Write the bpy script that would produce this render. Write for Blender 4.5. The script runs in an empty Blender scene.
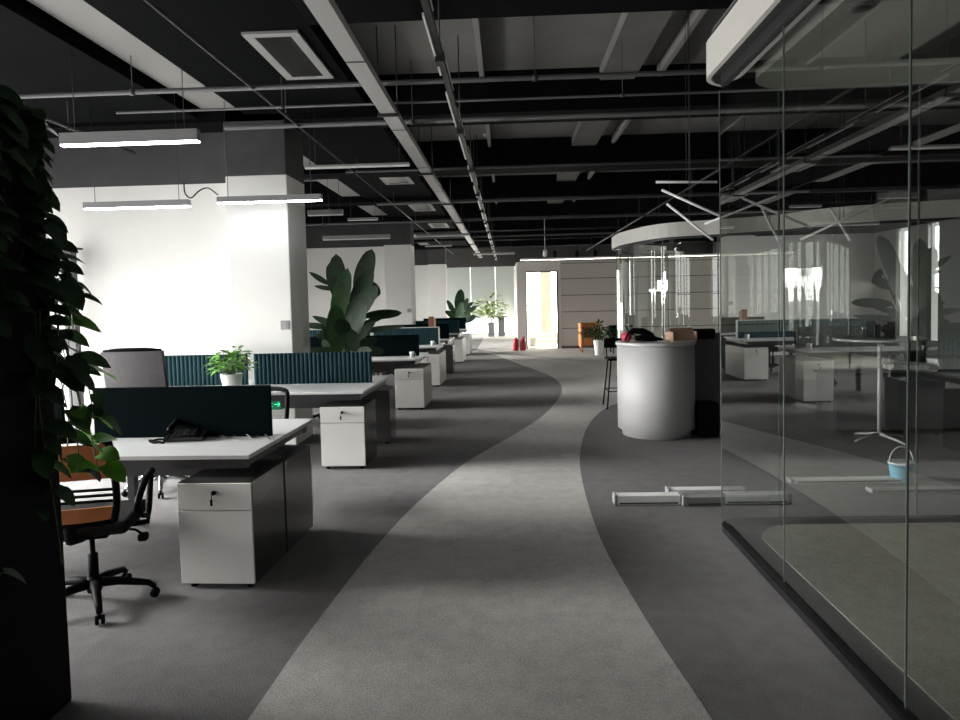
import bpy, bmesh, math, random
from mathutils import Vector, Matrix, Euler
random.seed(7)
S = bpy.context.scene
C = S.collection
PI = math.pi
R = math.radians

# ------------------------------------------------------------------ camera
CAM = Vector((0, 0, 1.6)); FPX = 700.0
cd = bpy.data.cameras.new('camera'); cam = bpy.data.objects.new('camera', cd); C.objects.link(cam); S.camera = cam
cd.sensor_width = 36; cd.lens = FPX / 960 * 36; cd.clip_start = 0.05; cd.clip_end = 200
PITCH, YAW, ROLL = 3.0, 2.21, 1.37
rot = Matrix.Rotation(R(YAW), 4, 'Z') @ Matrix.Rotation(R(90 - PITCH), 4, 'X') @ Matrix.Rotation(R(-ROLL), 4, 'Z')
cam.matrix_world = Matrix.Translation(CAM) @ rot
def _raw(v):
    p = rot.inverted() @ v
    return 480 + FPX * p.x / -p.z, 360 - FPX * p.y / -p.z
vx, vy = _raw(Vector((0, 1, 0)))
SX, SY = 507 - vx, 299 - vy
cd.shift_x = -SX / 960; cd.shift_y = SY / 960
def P(px, py, Y=None, z=None, X=None):
    d = rot.to_3x3() @ Vector(((px - SX - 480) / FPX, -(py - SY - 360) / FPX, -1))
    if Y is not None: t = (Y - CAM.y) / d.y
    elif z is not None: t = (z - CAM.z) / d.z
    else: t = (X - CAM.x) / d.x
    return CAM + d * t

# ------------------------------------------------------------------ materials
M = {}
LOWSPEC = {'beam', 'duct_dark', 'screen_plain', 'screen_ribbed', 'chair_fabric', 'black', 'dark_wall', 'slab', 'grille'}
def mat(name, col, rough=.6, metal=0, noise=0, scale=20, bump=0, emit=None, es=0, spec=.5, coat=0):
    m = bpy.data.materials.new(name); m.use_nodes = True; nt = m.node_tree
    b = nt.nodes['Principled BSDF']
    b.inputs['Base Color'].default_value = (*col, 1); b.inputs['Roughness'].default_value = rough
    b.inputs['Metallic'].default_value = metal; b.inputs['Specular IOR Level'].default_value = spec
    b.inputs['Coat Weight'].default_value = coat
    if name in LOWSPEC: b.inputs['Specular IOR Level'].default_value = .03 if name in ('beam', 'duct_dark', 'screen_plain', 'black') else .12
    if noise or bump:
        tc = nt.nodes.new('ShaderNodeTexCoord'); n = nt.nodes.new('ShaderNodeTexNoise')
        n.inputs['Scale'].default_value = scale; n.inputs['Detail'].default_value = 4
        nt.links.new(tc.outputs['Object'], n.inputs['Vector'])
    if noise:
        r = nt.nodes.new('ShaderNodeValToRGB')
        r.color_ramp.elements[0].position = .3; r.color_ramp.elements[1].position = .7
        r.color_ramp.elements[0].color = (*[c * (1 - noise) for c in col], 1)
        r.color_ramp.elements[1].color = (*[min(1, c * (1 + noise)) for c in col], 1)
        nt.links.new(n.outputs['Fac'], r.inputs['Fac']); nt.links.new(r.outputs['Color'], b.inputs['Base Color'])
    if bump:
        bp = nt.nodes.new('ShaderNodeBump'); bp.inputs['Strength'].default_value = bump; bp.inputs['Distance'].default_value = .01
        nt.links.new(n.outputs['Fac'], bp.inputs['Height']); nt.links.new(bp.outputs['Normal'], b.inputs['Normal'])
    if emit:
        b.inputs['Emission Color'].default_value = (*emit, 1); b.inputs['Emission Strength'].default_value = es
    M[name] = m
    return m

def carpet(name, col, tile=.5, amp=.06):
    m = bpy.data.materials.new(name); m.use_nodes = True; nt = m.node_tree; N = nt.nodes; L = nt.links
    b = N['Principled BSDF']; b.inputs['Roughness'].default_value = .95; b.inputs['Specular IOR Level'].default_value = .15
    g = N.new('ShaderNodeNewGeometry')
    n1 = N.new('ShaderNodeTexNoise'); n1.inputs['Scale'].default_value = 130; n1.inputs['Detail'].default_value = 3
    n2 = N.new('ShaderNodeTexNoise'); n2.inputs['Scale'].default_value = 9; n2.inputs['Detail'].default_value = 6
    L.new(g.outputs['Position'], n1.inputs['Vector']); L.new(g.outputs['Position'], n2.inputs['Vector'])
    # each carpet tile takes a slightly different tone
    sc = N.new('ShaderNodeVectorMath'); sc.operation = 'SCALE'; sc.inputs['Scale'].default_value = 1 / tile
    fl = N.new('ShaderNodeVectorMath'); fl.operation = 'FLOOR'; wn = N.new('ShaderNodeTexWhiteNoise'); wn.noise_dimensions = '2D'
    L.new(g.outputs['Position'], sc.inputs[0]); L.new(sc.outputs[0], fl.inputs[0]); L.new(fl.outputs[0], wn.inputs['Vector'])
    def ma(op, a, bb):
        q = N.new('ShaderNodeMath'); q.operation = op
        for i, v in enumerate((a, bb)):
            if isinstance(v, (int, float)): q.inputs[i].default_value = v
            else: L.new(v, q.inputs[i])
        return q.outputs[0]
    f = ma('ADD', ma('MULTIPLY', ma('SUBTRACT', n1.outputs['Fac'], .5), 1.1), ma('MULTIPLY', ma('SUBTRACT', n2.outputs['Fac'], .5), .45))
    f = ma('ADD', ma('ADD', f, 1.0), ma('MULTIPLY', ma('SUBTRACT', wn.outputs['Value'], .5), amp * 2))
    vm = N.new('ShaderNodeVectorMath'); vm.operation = 'SCALE'; vm.inputs[0].default_value = col; L.new(f, vm.inputs['Scale'])
    L.new(vm.outputs[0], b.inputs['Base Color'])
    bp = N.new('ShaderNodeBump'); bp.inputs['Strength'].default_value = .5; bp.inputs['Distance'].default_value = .006
    L.new(n1.outputs['Fac'], bp.inputs['Height']); L.new(bp.outputs['Normal'], b.inputs['Normal'])
    M[name] = m

def glassmat(name, tint, ior=1.6, mult=1.5):
    m = bpy.data.materials.new(name); m.use_nodes = True; nt = m.node_tree; N = nt.nodes; L = nt.links
    N.remove(N['Principled BSDF']); out = N['Material Output']
    t = N.new('ShaderNodeBsdfTransparent'); t.inputs['Color'].default_value = (*tint, 1)
    g = N.new('ShaderNodeBsdfGlossy'); g.inputs['Roughness'].default_value = 0.0; g.inputs['Color'].default_value = (.93, .97, .95, 1)
    fr = N.new('ShaderNodeFresnel'); fr.inputs['IOR'].default_value = ior
    mu = N.new('ShaderNodeMath'); mu.operation = 'MULTIPLY'; mu.use_clamp = True; mu.inputs[1].default_value = mult
    mx = N.new('ShaderNodeMixShader')
    geo = N.new('ShaderNodeNewGeometry')
    # same reflectance from either side of the thin pane
    sg = N.new('ShaderNodeMath'); sg.operation = 'MULTIPLY_ADD'; sg.inputs[1].default_value = -2; sg.inputs[2].default_value = 1; L.new(geo.outputs['Backfacing'], sg.inputs[0])
    pw = N.new('ShaderNodeMath'); pw.operation = 'POWER'; pw.inputs[0].default_value = ior; L.new(sg.outputs[0], pw.inputs[1]); L.new(pw.outputs[0], fr.inputs['IOR'])
    L.new(fr.outputs[0], mu.inputs[0])
    L.new(mu.outputs[0], mx.inputs[0]); L.new(t.outputs[0], mx.inputs[1]); L.new(g.outputs[0], mx.inputs[2])
    L.new(mx.outputs[0], out.inputs['Surface'])
    M[name] = m

carpet('carpet_dark', (.155, .150, .150))
carpet('carpet_light', (.40, .39, .37), amp=.05)
carpet('carpet_room', (.42, .405, .35), amp=.03)
mat('white_wall', (.80, .79, .76), .75, noise=.02, scale=3)
mat('lobby_white', (.8, .78, .74), .5)
mat('panel_wall', (.50, .475, .43), .6, noise=.03, scale=2)
mat('seam', (.10, .09, .08), .8)
mat('dark_wall', (.070, .070, .071), .8, noise=.1, scale=4)
mat('right_wall', (.10, .10, .10), .8)
mat('slab', (.20, .195, .185), .85, noise=.08, scale=2)
mat('beam', (.006, .006, .0065), .85, noise=.2, scale=5)
mat('duct_dark', (.004, .0045, .005), .85)
mat('duct_pale', (.27, .262, .25), .7, noise=.05, scale=2)
mat('pipe', (.07, .07, .07), .6)
mat('pipe_dark', (.02, .02, .021), .5)
mat('grille', (.03, .03, .032), .7)
mat('vent_frame', (.36, .355, .34), .6)
mat('tray', (.40, .39, .375), .5)
mat('fascia', (.74, .72, .67), .6)
mat('soffit', (.10, .10, .10), .8)
mat('room_ceiling', (.62, .63, .58), .8)
mat('desk_white', (.50, .51, .51), .45, coat=.1)
mat('drawer_white', (.70, .69, .66), .5)
mat('carcase', (.05, .048, .048), .25, coat=.3)
mat('carcase_lit', (.42, .42, .41), .35)  # dark carcase made paler: lobby light and grazing sheen put into the colour
mat('steel_dark', (.03, .03, .032), .45)
mat('black', (.007, .007, .0075), .5)
mat('black_gloss', (.015, .015, .016), .2)
mat('screen_plain', (.0015, .0042, .0055), .9, noise=.15, scale=60)
mat('screen_ribbed', (.015, .042, .050), .85, noise=.12, scale=60)
mat('chair_fabric', (.018, .018, .018), .9, noise=.2, scale=80)
mat('grey_fabric', (.16, .15, .155), .9, noise=.12, scale=90)
mat('chrome', (.6, .6, .6), .25, metal=1)
mat('counter', (.52, .52, .52), .5)
mat('counter_dark', (.10, .10, .105), .35)
mat('leaf_dark', (.014, .045, .015), .6, noise=.4, scale=9)
mat('leaf_mid', (.028, .085, .020), .55, noise=.35, scale=9)
mat('leaf_bright', (.13, .34, .03), .45, noise=.3, scale=12)
mat('leaf_yellow', (.30, .38, .10), .5, noise=.3, scale=12)
mat('stem', (.07, .12, .03), .6)
mat('pot_white', (.75, .75, .73), .4)
mat('pot_grey', (.20, .205, .22), .5)
mat('soil', (.03, .022, .015), .95)
mat('orange_wood', (.50, .17, .055), .5, noise=.15, scale=8)
mat('orange_paint', (.55, .20, .06), .5)
mat('cardboard', (.48, .32, .22), .85, noise=.06, scale=12)
mat('brown_box', (.22, .09, .05), .8)
mat('red', (.40, .02, .035), .35)
mat('pink', (.55, .06, .10), .5)
mat('blue', (.18, .55, .75), .4)
mat('lid_grey', (.5, .55, .55), .4)
mat('paper', (.8, .8, .78), .8)
mat('skirting', (.10, .09, .08), .6)
mat('lamp_body', (.24, .24, .24), .5)
mat('lamp_off', (.75, .75, .73), .4)
mat('lamp_on', (1, 1, 1), .5, emit=(.93, .96, 1), es=24)
mat('stick_light', (.75, .75, .75), .4, emit=(1, 1, .98), es=.05)
mat('exit_green', (.0, .5, .2), .5, emit=(.1, 1, .45), es=2.2)
mat('exit_dark', (.0, .06, .03), .5, emit=(.0, .5, .2), es=.45)
mat('ivory', (.62, .58, .5), .5)
mat('switch', (.34, .33, .33), .5)
WIN = 7.0
mat('daylight', (.8, .8, .8), .8, emit=(1, .99, .97), es=WIN)
mat('daylight_lobby', (.8, .8, .8), .8, emit=(1, .985, .95), es=16)
mat('daylight_soft', (.8, .8, .8), .8, emit=(1, 1, 1), es=.5)
mat('blind_far', (.42, .45, .43), .9, emit=(.80, .87, .82), es=.12)  # faint glow stands in for daylight passing through the cloth
mat('window_frame', (.25, .26, .27), .5)
glassmat('glass', (.77, .785, .755), 1.5, 3.1)
glassmat('glass_clear', (.93, .96, .94), 1.5, 1.7)
mat('glass_edge', (.10, .13, .12), .3)
mat('track', (.02, .02, .02), .5)

# ------------------------------------------------------------------ mesh builder
class MB:
    def __init__(s): s.v = []; s.f = []; s.mi = []; s.sm = []
    def add(s, vs, fs, mi=0, smooth=False):
        o = len(s.v); s.v += [tuple(v) for v in vs]
        for f in fs: s.f.append([i + o for i in f]); s.mi.append(mi); s.sm.append(smooth)
        return s
    def box(s, x0, x1, y0, y1, z0, z1, mi=0, T=None):
        vs = [Vector((x, y, z)) for x in (x0, x1) for y in (y0, y1) for z in (z0, z1)]
        if T: vs = [T @ v for v in vs]
        return s.add(vs, [(0, 1, 3, 2), (4, 6, 7, 5), (0, 4, 5, 1), (2, 3, 7, 6), (0, 2, 6, 4), (1, 5, 7, 3)], mi)
    def rbox(s, x0, x1, y0, y1, z0, z1, r=.01, mi=0, T=None, seg=2):
        bm = bmesh.new(); bmesh.ops.create_cube(bm, size=1)
        bmesh.ops.scale(bm, vec=(x1 - x0, y1 - y0, z1 - z0), verts=bm.verts)
        bmesh.ops.translate(bm, vec=((x0 + x1) / 2, (y0 + y1) / 2, (z0 + z1) / 2), verts=bm.verts)
        bmesh.ops.bevel(bm, geom=list(bm.edges), offset=r, segments=seg, affect='EDGES', profile=.5)
        vs = [v.co.copy() for v in bm.verts]; fs = [[v.index for v in f.verts] for f in bm.faces]; bm.free()
        if T: vs = [T @ v for v in vs]
        return s.add(vs, fs, mi, False)
    def tube(s, pts, r, n=8, mi=0, cap=True):
        pts = [Vector(p) for p in pts]; rs = r if isinstance(r, (list, tuple)) else [r] * len(pts)
        vs = []; fs = []; up = None
        for i, p in enumerate(pts):
            t = (pts[min(i + 1, len(pts) - 1)] - pts[max(i - 1, 0)]).normalized()
            if up is None: up = Vector((0, 0, 1)) if abs(t.z) < .9 else Vector((1, 0, 0))
            a = t.cross(up).normalized(); b = a.cross(t).normalized(); up = b
            for k in range(n):
                q = 2 * PI * k / n; vs.append(p + (a * math.cos(q) + b * math.sin(q)) * rs[i])
        for i in range(len(pts) - 1):
            for k in range(n):
                k2 = (k + 1) % n; fs.append((i * n + k, i * n + k2, (i + 1) * n + k2, (i + 1) * n + k))
        s.add(vs, fs, mi, True)
        if cap:
            o = len(s.v) - len(vs)
            s.f.append([o + k for k in range(n)][::-1]); s.mi.append(mi); s.sm.append(False)
            s.f.append([o + (len(pts) - 1) * n + k for k in range(n)]); s.mi.append(mi); s.sm.append(False)
        return s
    def lathe(s, prof, c=(0, 0, 0), n=24, mi=0, smooth=True, T=None):
        vs = []; fs = []
        for (r, z) in prof:
            for k in range(n):
                a = 2 * PI * k / n; vs.append(Vector((c[0] + r * math.cos(a), c[1] + r * math.sin(a), c[2] + z)))
        if T: vs = [T @ v for v in vs]
        for i in range(len(prof) - 1):
            for k in range(n):
                k2 = (k + 1) % n; fs.append((i * n + k, i * n + k2, (i + 1) * n + k2, (i + 1) * n + k))
        s.add(vs, fs, mi, smooth)
        o = len(s.v) - len(vs)
        if prof[0][0] > 1e-4: s.f.append([o + k for k in range(n)][::-1]); s.mi.append(mi); s.sm.append(False)
        if prof[-1][0] > 1e-4: s.f.append([o + (len(prof) - 1) * n + k for k in range(n)]); s.mi.append(mi); s.sm.append(False)
        return s
    def prism(s, poly, z0, z1, mi=0, T=None, top=None):
        n = len(poly); vs = [Vector((p[0], p[1], z0)) for p in poly] + [Vector((p[0], p[1], z1)) for p in poly]
        if T: vs = [T @ v for v in vs]
        s.add(vs, [list(range(n))[::-1]] + [(i, (i + 1) % n, n + (i + 1) % n, n + i) for i in range(n)], mi)
        o = len(s.v) - 2 * n; s.f.append([o + n + i for i in range(n)]); s.mi.append(mi if top is None else top); s.sm.append(False)
        return s
    def ribbon(s, pts, z0, z1, th=.01, mi=0, closed=False, smooth=True):
        """vertical wall of thickness th along a plan curve"""
        n = len(pts); pts = [Vector((p[0], p[1])) for p in pts]; vs = []
        for i, p in enumerate(pts):
            a = pts[(i - 1) % n] if closed or i else pts[0]; b = pts[(i + 1) % n] if closed or i < n - 1 else pts[-1]
            t = (b - a).normalized(); nn = Vector((-t.y, t.x)) * th / 2
            for q in (p + nn, p - nn): vs += [(q.x, q.y, z0), (q.x, q.y, z1)]
        fs = []; sm = []
        for i in range(n if closed else n - 1):
            a = i * 4; b = ((i + 1) % n) * 4
            fs += [(a, b, b + 1, a + 1), (a + 2, a + 3, b + 3, b + 2), (a + 1, b + 1, b + 3, a + 3), (a, a + 2, b + 2, b)]
        if not closed: fs += [(0, 1, 3, 2), ((n - 1) * 4, (n - 1) * 4 + 2, (n - 1) * 4 + 3, (n - 1) * 4 + 1)]
        return s.add(vs, fs, mi, False)
    def leaf(s, base, d, nrm, L, W, droop=.2, heart=False, fold=.25, n=6, mi=0, blunt=False):
        base = Vector(base); d = Vector(d).normalized(); nrm = Vector(nrm)
        side = d.cross(nrm)
        if side.length < 1e-3: side = d.cross(Vector((1, .3, .2)))
        side.normalize(); nrm = side.cross(d).normalized()
        vs = []; fs = []
        for i in range(n + 1):
            t = i / n
            w = W / 2 * (math.sin(PI * min(1, t * .82 + .14)) ** .75 if heart else math.sin(PI * min(1, t * .93 + .05)) ** .8)
            if blunt: w = W / 2 * max(0, math.sin(PI * min(1, t * .96 + .03))) ** .5
            if t == 1: w = .001
            c = base + d * L * t - Vector((0, 0, 1)) * droop * L * t * t
            back = -d * (.10 * L if heart and i == 0 else 0)
            vs += [c - side * w + nrm * fold * w + back, c, c + side * w + nrm * fold * w + back]
        for i in range(n):
            a = i * 3; fs += [(a, a + 1, a + 4, a + 3), (a + 1, a + 2, a + 5, a + 4)]
        return s.add(vs, fs, mi, True)
    def build(s, name, mats, parent=None, bevel=0):
        me = bpy.data.meshes.new(name); me.from_pydata(s.v, [], s.f)
        for m in (mats if isinstance(mats, (list, tuple)) else [mats]): me.materials.append(M[m])
        me.polygons.foreach_set('material_index', s.mi); me.polygons.foreach_set('use_smooth', s.sm); me.update()
        bm = bmesh.new(); bm.from_mesh(me)
        o = bpy.data.objects.new(name, me); C.objects.link(o)
        if bevel == 0 and not name.startswith(('foliage', 'leaf')): bmesh.ops.recalc_face_normals(bm, faces=bm.faces)
        elif bevel:
            bmesh.ops.recalc_face_normals(bm, faces=bm.faces)
        bm.to_mesh(me); bm.free()
        if bevel:
            b = o.modifiers.new('bevel', 'BEVEL'); b.width = bevel; b.segments = 2; b.limit_method = 'ANGLE'
        if parent is not None: o.parent = parent
        return o

def empty(name, loc=(0, 0, 0), rz=0):
    o = bpy.data.objects.new(name, None); o.empty_display_size = .1; C.objects.link(o)
    o.location = loc; o.rotation_euler = (0, 0, rz); return o
def tag(o, label=None, cat=None, group=None, kind=None):
    if label: o['label'] = label
    if cat: o['category'] = cat
    if group: o['group'] = group
    if kind: o['kind'] = kind
    return o
def st(o): o['kind'] = 'structure'; return o
def copy_tree(o, parent=None):
    c = o.copy(); C.objects.link(c); c.parent = parent
    for ch in list(o.children): copy_tree(ch, c)
    return c

# ================================================================== SETTING
XL, XR, YB, YF, ZC = -6.2, 9.0, -4.0, 31.0, 4.08
WL = 3.04                                   # height of the white paint
# floor: dark carpet with the pale winding path set into it
left_px = [(-10, 1150), (120, 900), (200, 785), (248, 720), (295, 652), (330, 605), (365, 560), (400, 520), (433, 489), (467, 462), (510, 437), (540, 418), (556, 402), (562, 389), (554, 378), (535, 369.5), (514, 362), (497, 355.5), (476, 350)]
right_px = [(1000, 1150), (800, 900), (742, 780), (712, 720), (664, 648), (621, 578), (601, 540), (587, 500), (580, 467), (581.5, 445), (587, 428), (599, 413), (619, 403), (680, 390), (760, 379)]
def smooth(pts, k=4):
    out = []
    for i in range(len(pts) - 1):
        p0 = pts[max(i - 1, 0)]; p1 = pts[i]; p2 = pts[i + 1]; p3 = pts[min(i + 2, len(pts) - 1)]
        for j in range(k):
            t = j / k
            out.append(tuple(.5 * (2 * p1[a] + (p2[a] - p0[a]) * t + (2 * p0[a] - 5 * p1[a] + 4 * p2[a] - p3[a]) * t * t + (-p0[a] + 3 * p1[a] - 3 * p2[a] + p3[a]) * t ** 3) for a in range(len(p1))))
    out.append(tuple(pts[-1])); return out
lw = [P(x, y, z=0) for x, y in smooth(left_px)]; rw = [P(x, y, z=0) for x, y in smooth(right_px)]
poly = [(p.x, p.y) for p in lw] + [(-1.0, 21.9), (-1.0, 30.9), (8.8, 30.9), (8.8, 12)] + [(p.x, p.y) for p in reversed(rw)]
m = MB(); m.box(XL - .2, XR + .2, YB - .2, YF + .2, -.1, 0, 0)
m.prism(poly, -.02, .002, 1)
st(m.build('floor', ['carpet_dark', 'carpet_light']))

m = MB(); m.box(XL - .2, XR + .2, YB - .2, YF + .2, ZC, ZC + .2)
st(m.build('ceiling', 'slab'))

# left wall with its windows
wins = [(-3.2, -1.9), (-1.5, -.2), (.2, 1.5), (1.9, 3.2), (3.6, 4.9), (5.3, 6.5), (6.9, 8.0),
        (9.3, 10.3), (11.2, 12.2), (13.1, 14.1), (15.5, 15.9), (16.6, 17.1),
        (19.0, 20.2), (21.0, 22.2), (23.0, 24.2), (25.0, 26.2), (28.9, 30.6)]
m = MB(); ZS, ZH = .12, 3.0
m.box(XL - .2, XL, YB, YF, 0, ZS); m.box(XL - .2, XL, YB, YF, ZH, WL); m.box(XL - .2, XL, YB, YF, WL, ZC, 1)
y = YB
for a, b in wins: m.box(XL - .2, XL, y, a, ZS, ZH); y = b
m.box(XL - .2, XL, y, YF, ZS, ZH)
st(m.build('wall_left', ['white_wall', 'dark_wall']))
for i, (a, b) in enumerate(wins):
    w = st(MB().box(XL - .16, XL - .15, a, b, ZS, ZH).build('window_%d' % (i + 1), 'daylight'))
    f = MB()
    for y0, y1, z0, z1 in ((a, a + .04, ZS, ZH), (b - .04, b, ZS, ZH), (a, b, ZS, ZS + .04), (a, b, ZH - .04, ZH), (a, b, 1.6, 1.64)):
        f.box(XL - .13, XL - .08, y0, y1, z0, z1)
    f.build('window_frame', 'window_frame', w)

# cross walls between the bays, and the columns at their ends
for i, yc in enumerate((7.75, 17.75, 27.75)):
    m = MB(); m.box(XL, -3.1, yc + .45, yc + .65, 0, WL); m.box(XL, -3.1, yc + .45, yc + .65, WL, ZC, 1)
    st(m.build('wall_bay', ['white_wall', 'dark_wall']))
    m = MB(); m.box(-3.1, -2.41, yc, yc + .69, 0, WL); m.box(-3.1, -2.41, yc, yc + .69, WL, ZC, 1)
    st(m.build('pillar', ['white_wall', 'dark_wall'], bevel=.012))
for yc, lab in ((7.75, 'square grey light switch on the nearest white pillar'), (17.75, 'small grey light switch on the second white pillar, right of the large plant')):
    q = P(285, 325, Y=7.75)
    sw = empty('light_switch', (q.x, yc, q.z)); tag(sw, lab, 'switch', 'light switches on the pillars')
    MB().rbox(-.05, .05, -.012, 0, -.05, .05, .004).build('plate', 'switch', sw)
    MB().box(-.02, .02, -.016, -.012, -.03, .03).build('rocker', 'vent_frame', sw)

# right and rear walls
m = MB(); m.box(XR, XR + .2, 1.8, 15.0, 0, ZC); m.box(XR, XR + .2, 15.4, 16.0, 0, ZC); m.box(XR, XR + .2, 16.6, YF, 0, ZC); m.box(XR, XR + .2, 15.0, 16.6, 0, .5); m.box(XR, XR + .2, 15.0, 16.6, 3.0, ZC); m.box(XR, XR + .2, YB, -3.4, 0, ZC); m.box(XR, XR + .2, -3.4, 1.8, 0, .6); m.box(XR, XR + .2, -3.4, 1.8, 2.8, ZC); st(m.build('wall_right', 'right_wall'))
for k_, (a, b) in enumerate(((-3.4, -.85), (-.75, 1.8), (15.0, 15.4), (16.0, 16.6))): st(MB().box(XR + .1, XR + .11, a, b, .6 if k_ < 2 else .5, 2.8 if k_ < 2 else 3.0).build('window_%d' % (40 + k_), 'daylight_soft'))  # first two panes are unseen, added to light the glass room
m = MB(); m.box(XL - .2, XR + .2, YB - .2, YB, 0, ZC); st(m.build('wall_near', 'right_wall'))

# far end wall with blinds
m = MB(); m.box(XL - .2, XR + .2, YF, YF + .2, WL, ZC, 1); m.box(XL - .2, XR + .2, YF, YF + .2, 0, .12, 0)
m.box(XL - .2, -2.75, YF, YF + .2, .12, WL, 0)
for x in (.35, 3.2, 6.0, 8.9): m.box(x, x + .12, YF, YF + .2, .12, WL, 0)
st(m.build('wall_far', ['white_wall', 'dark_wall']))
k = 20
for a, b in ((-2.75, -1.60), (-1.60, -.50), (-.50, .35)):
    w = st(MB().box(a, b, YF + .12, YF + .13, .12, WL).build('window_%d' % k, 'daylight')); k += 1
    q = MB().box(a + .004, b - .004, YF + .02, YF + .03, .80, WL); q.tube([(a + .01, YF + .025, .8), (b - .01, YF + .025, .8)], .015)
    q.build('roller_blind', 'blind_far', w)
for a, b in ((.47, 3.2), (3.32, 6.0), (6.12, 8.9)):
    w = st(MB().box(a, b, YF + .12, YF + .13, .12, WL).build('window_%d' % k, 'daylight_lobby')); k += 1

# panelled partition with the lobby doorway
PY, PZ = 22.1, 2.75
xa, xb = P(527, 300, Y=PY).x, P(557, 300, Y=PY).x; x0 = P(517, 300, Y=PY).x; zt = P(545, 272, Y=PY).z
m = MB(); m.box(x0, xa, PY, PY + .2, 0, PZ); m.box(xa, xb, PY, PY + .2, zt, PZ); m.box(xb, xb + .12, PY, PY + .2, 0, PZ)
m.box(x0, x0 + .15, PY + .2, YF - .01, 0, PZ)
m.box(xb + .12, XR, PY, PY + .2, 0, PZ, 1)
for z in (.62, 1.14, 1.66, 2.18, 2.66): m.box(xb + .14, XR, PY - .004, PY + .01, z, z + .022, 2)
m.box(x0, XR, PY - .01, PY + .21, PZ, PZ + .03, 3)
st(m.build('wall_back', ['fascia', 'panel_wall', 'seam', 'beam']))
st(MB().box(xb + .12, XR, PY - .02, PY, 0, .08).build('baseboard_back', 'skirting'))
m = MB(); m.box(xa - .03, xa, PY - .02, PY + .22, 0, zt); m.box(xb, xb + .03, PY - .02, PY + .22, 0, zt); m.box(xa - .03, xb + .03, PY - .02, PY + .22, zt, zt + .03)
st(m.build('door_1', 'steel_dark'))
m = MB(); m.box(x0, XR, PY + .2, YF, .003, .012); st(m.build('floor_lobby', 'lobby_white'))
st(MB().box(x0 + .15, XR, PY + .21, YF, 2.82, 2.87).build('ceiling_lobby', 'lobby_white'))
a = P(541, 300, Y=26).x; b = P(551, 300, Y=26).x
st(MB().box(a, b, 26, 26.4, .012, 2.82).build('pillar', 'panel_wall'))
m = MB()
for i in range(2): m.box(1.0, 2.6, 24.6 + i * .8, 25.4 + i * .8 - .002, .012, .16 * (i + 1))
st(m.build('trim_step', 'lobby_white'))

# ------------------------------------------------------------------ ceiling services
beams = [1.4, 4.62] + [7.75 + 3.25 * i for i in range(7)]
for i, y in enumerate(beams):
    w = .55 if i == 1 else .5
    st(MB().box(-1.4 if i == 1 else XL, XR, y, y + w, 3.63, ZC).build('beam', 'beam'))
for i in range(len(beams) - 1):
    if i == 1: continue
    a, b = beams[i] + .72, beams[2 if i == 0 else i + 1] - .01
    duct = MB().box(-3.3, -2.87, a, b, 3.76, 3.95).build('air_duct', 'duct_pale')
    duct['n'] = i
    tag(duct, ['pale flat air duct nearest the camera, top left', 'pale flat air duct nearest the camera, top left', 'pale flat air duct behind the first pillar top',
               'pale flat air duct in the third ceiling bay', 'pale flat air duct in the fourth ceiling bay', 'pale flat air duct in the fifth ceiling bay',
               'pale flat air duct in the sixth ceiling bay', 'pale flat air duct in the farthest ceiling bay but one', 'pale duct'][i], 'duct', 'pale ducts along the left side')
    del duct['n']
    d2 = MB().box(-2.84, -1.45, a, b, 3.70, 4.02).build('fan_coil_casing', 'duct_dark')
    tag(d2, 'black painted fan coil casing in ceiling bay %s' % ['nearest the camera, holding the large grille', 'with the large grille', 'right of the first pillar', 'just past the first pillar', 'mid room', 'beyond mid room', 'near the second pillar', 'near the far end', 'far'][i], 'air unit', 'black casings along the ceiling')
    # small lighter ribs across the slab
    for x, wd in ((-.15, .05), (.55, .05), (1.5, .30), (2.6, .05), (4.6, .3)):
        pass
    a2 = 5.2 if i == 0 else a; rb = MB().box(1.05, 1.42, a2 + .02, b - .02, 3.93, 4.06)
    tag(MB().box(-.24, -.19, a2 + .02, b - .02, 3.95, 4.07).build('ceiling_rib', 'duct_pale'), 'thin pale rib on the slab beside the lighting track, ceiling bay %s' % ['nearest the camera', 'one', 'two', 'three', 'four', 'five', 'six', 'seven', 'eight'][i], 'rib', 'thin ribs on the slab')
    tag(MB().box(1.66, 1.71, a2 + .02, b - .02, 3.95, 4.07).build('ceiling_rib', 'duct_pale'), 'thin pale rib on the slab right of the broad duct cover, bay %s' % ['nearest the camera', 'one', 'two', 'three', 'four', 'five', 'six', 'seven', 'eight'][i], 'rib', 'thin ribs on the slab')
    tag(rb.build('ceiling_conduit_cover', 'slab'), 'grey rectangular duct cover across ceiling bay %s' % ['nearest the camera', 'one nearest the camera', 'two', 'three', 'four', 'five', 'six', 'seven', 'eight'][i], 'duct', 'grey covers between the beams')

d3 = MB().box(-6.0, -3.36, 4.1, 7.7, 3.66, 4.02).build('fan_coil_casing', 'duct_dark'); tag(d3, 'wide dark casing under the ceiling at the top left before the first pillar', 'air unit')
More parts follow.
